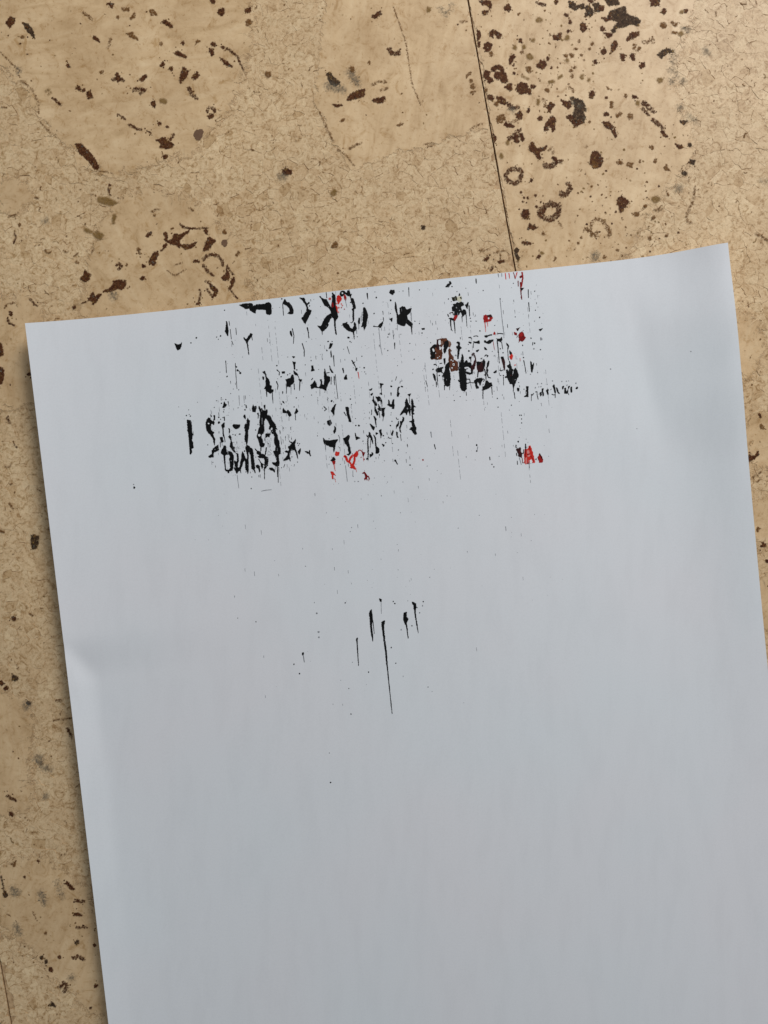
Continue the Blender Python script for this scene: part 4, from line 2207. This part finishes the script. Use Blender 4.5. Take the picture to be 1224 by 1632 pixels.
S k 5 3 225,600 228,630
S g 4 2 120,510 115,540
@ 460 940 4.7077
#
P k 610,160 622,148 628,200 630,230 622,260 630,330 632,385 622,340 612,260 610,210 605,180
S k 4 2 632,230 643,330
#
P k 680,65 698,72 695,88 686,88
S g 2 1 694,90 696,180
#
P k 695,245 720,230 715,290 722,380 735,460 742,575 735,560 722,440 708,330 698,270
S k 6 2.5 738,555 752,690 768,850 777,930
#
P k 865,172 885,168 885,200 897,218 885,245 880,265 868,240 862,220
S k 8 2 883,258 893,330 897,365
#
P k 925,90 955,103 957,130 950,170 958,220 968,290 973,325 962,270 948,190 938,120
S k 3 2 955,130 968,135
#
P k 510,365 518,360 515,385 508,380
S k 7 2 513,380 518,470 525,570
#
P k 103,475 113,470 110,490 104,488
S g 4 2 110,490 118,545
#
B k 425,98,4 785,87,4 797,103,4 925,270,4 770,433,4 805,550,4 600,617,4 468,932,4 452,740,3 40,558,4 82,628,4 1010,88,4 983,172,3
B g 212,175,5 225,315,6 228,355,5 1005,118,4 845,298,4
@ 0 0 1
#
B k 214,777,1.6
B g 213,772,1.0
B k 527,1247,1.0 525,1200,0.5 408,991,0.7 379,985,0.5
B g 973,588,0.9 1015,683,0.5 1101,560,0.6
"""
def ink_mesh(name, polys, mats):
    vs, fs, mi, al = [], [], [], []
    for pts, k, dz, rimw in polys:
        b0 = len(vs)
        fp, tris = fill(pts)
        def put(x, y, d):
            u, v = pix_to_uv(x, y)
            vs.append(tuple(paper_world(u, max(v, .00006), d) - SHEET_O))
        for x, y in fp:
            put(x, y, .000022 + dz)
            al.append(.92)
        for t in tris:
            fs.append(tuple(b0 + i for i in t))
            mi.append(k)
        b0 = len(vs)
        for x, y in pts:
            put(x, y, .000022 + dz)
            al.append(.92)
        b1 = len(vs)
        n = len(pts)
        for (x, y), (nx, ny) in zip(pts, normals(pts)):
            put(x + nx * rimw, y + ny * rimw, .000019 + dz - JZ.random() * .000002)
            al.append(0.0)
        for i in range(n):
            j = (i + 1) % n
            fs.append((b0 + i, b0 + j, b1 + j, b1 + i))
            mi.append(k)
    me = bpy.data.meshes.new(name)
    me.from_pydata(vs, [], fs)
    me.polygons.foreach_set('material_index', mi)
    A = me.attributes.new('alpha', 'FLOAT', 'POINT')
    A.data.foreach_set('value', al)
    for p in me.polygons:
        if p.normal.z < 0:
            p.flip()
    return link(name, me, mats, sheet)
def safe_ragged(pts, amp, step, freq, seed, grow):
    for k in (1, .6, .3, .1):
        o_ = ragged(pts, amp * k, step, freq, seed, grow * k)
        if sound(o_):
            return o_
    return resample(pts, 2.0)
CNAME = {'R': 'red', 'q': 'red', 'r': 'dark red', 'b': 'brown', 'o': 'olive'}
for mi_, shapes in enumerate(parse(INK_TEXT)):
    polys, used = [], []
    for si, (k, c, pts, w0, w1) in enumerate(shapes):
        sd = mi_ * 2.11 + si * 3.3
        if k == 'P':
            xs = [p[0] for p in pts]; ys = [p[1] for p in pts]
            small = min(max(xs) - min(xs), max(ys) - min(ys))
            o_ = safe_ragged(pts, min(.55, .05 * small + .12), .75, .75, sd, .22)
        elif k == 'S':
            o_ = safe_ragged(stroke_poly(pts, max(w0, .36), max(w1, .2)), min(.4, max(w0, w1) * .28), .8, .8, sd, .12)
        else:
            o_ = ragged(blob_poly(pts[0][0], pts[0][1], w0, mi_ * 17 + si), min(.35, w0 * .2), .7, .9, sd, .12)
        if c not in used:
            used.append(c)
        polys.append((o_, used.index(c), si * .000004, .9 if k == 'P' else min(.8, .22 + .25 * max(w0, w1))))
    o = ink_mesh('ink_smear', polys, [INKC[c] for c in used])
    if all(q[0] == 'B' for q in shapes):
        o.name = 'ink_specks'
        o['kind'] = 'stuff'
    tint = [CNAME[c] for c in used if c in CNAME]
    if tint:
        o['label'] = tint[0] + ' ink smear on the paper'

# dry specks and drag marks of ink, too fine to count
def ink_specks():
    rnd = random.Random(77)
    polys = []
    boxes = [  # x0 y0 x1 y1 count size colour weights
        (345, 480, 520, 640, 150, 'kkg'), (500, 500, 690, 640, 190, 'kgg'), (690, 450, 870, 640, 230, 'kkg'),
        (330, 630, 420, 760, 190, 'kkg'), (420, 680, 470, 750, 190, 'kkg'), (420, 640, 500, 690, 40, 'kg'),
        (500, 620, 670, 740, 200, 'kkg'), (520, 720, 720, 800, 70, 'gg'), (740, 640, 880, 740, 60, 'gg'),
        (330, 640, 350, 690, 40, 'kg'), (366, 685, 392, 725, 70, 'kg'), (424, 694, 440, 740, 60, 'kg'),
        (690, 560, 830, 640, 130, 'kkg'), (300, 780, 900, 960, 150, 'gg'), (400, 900, 760, 1130, 55, 'gg'),
        (480, 450, 600, 500, 40, 'kg'), (600, 455, 700, 540, 60, 'kgg'), (280, 640, 320, 690, 18, 'kg')]
    for x0, y0, x1, y1, n, cols in boxes:
        for _ in range(int(n * .5)):
            x, y = rnd.uniform(x0, x1), rnd.uniform(y0, y1)
            r = .20 + .50 * rnd.random() ** 2.4
            c = rnd.choice(cols)
            if rnd.random() < .28:
                L = rnd.uniform(2, 7)
                o_ = stroke_poly([(x, y), (x + L * .05 + rnd.uniform(-.3, .3), y + L * .5), (x + L * .10, y + L)], r * 1.2, r * .8)
            else:
                o_ = blob_poly(x, y, r * 1.15, rnd.random())
            polys.append((o_, 0 if c == 'k' else 1, rnd.random() * .000006, .4))
    # long faint drag lines down the sheet
    for _ in range(34):
        x, y = rnd.uniform(350, 880), rnd.uniform(480, 720)
        L = rnd.uniform(15, 70)
        yy = y
        while yy < y + L:
            seg = rnd.uniform(3, 10)
            xx = x + (yy - y) * .10
            polys.append((stroke_poly([(xx, yy), (xx + seg * .05, yy + seg * .5), (xx + seg * .1, yy + seg)], .3, .25), 1, rnd.random() * .000006, .35))
            yy += seg + rnd.uniform(1, 7)
    o = ink_mesh('ink_specks', polys, [INKC['k'], INKC['g']])
    o['kind'] = 'stuff'
ink_specks()
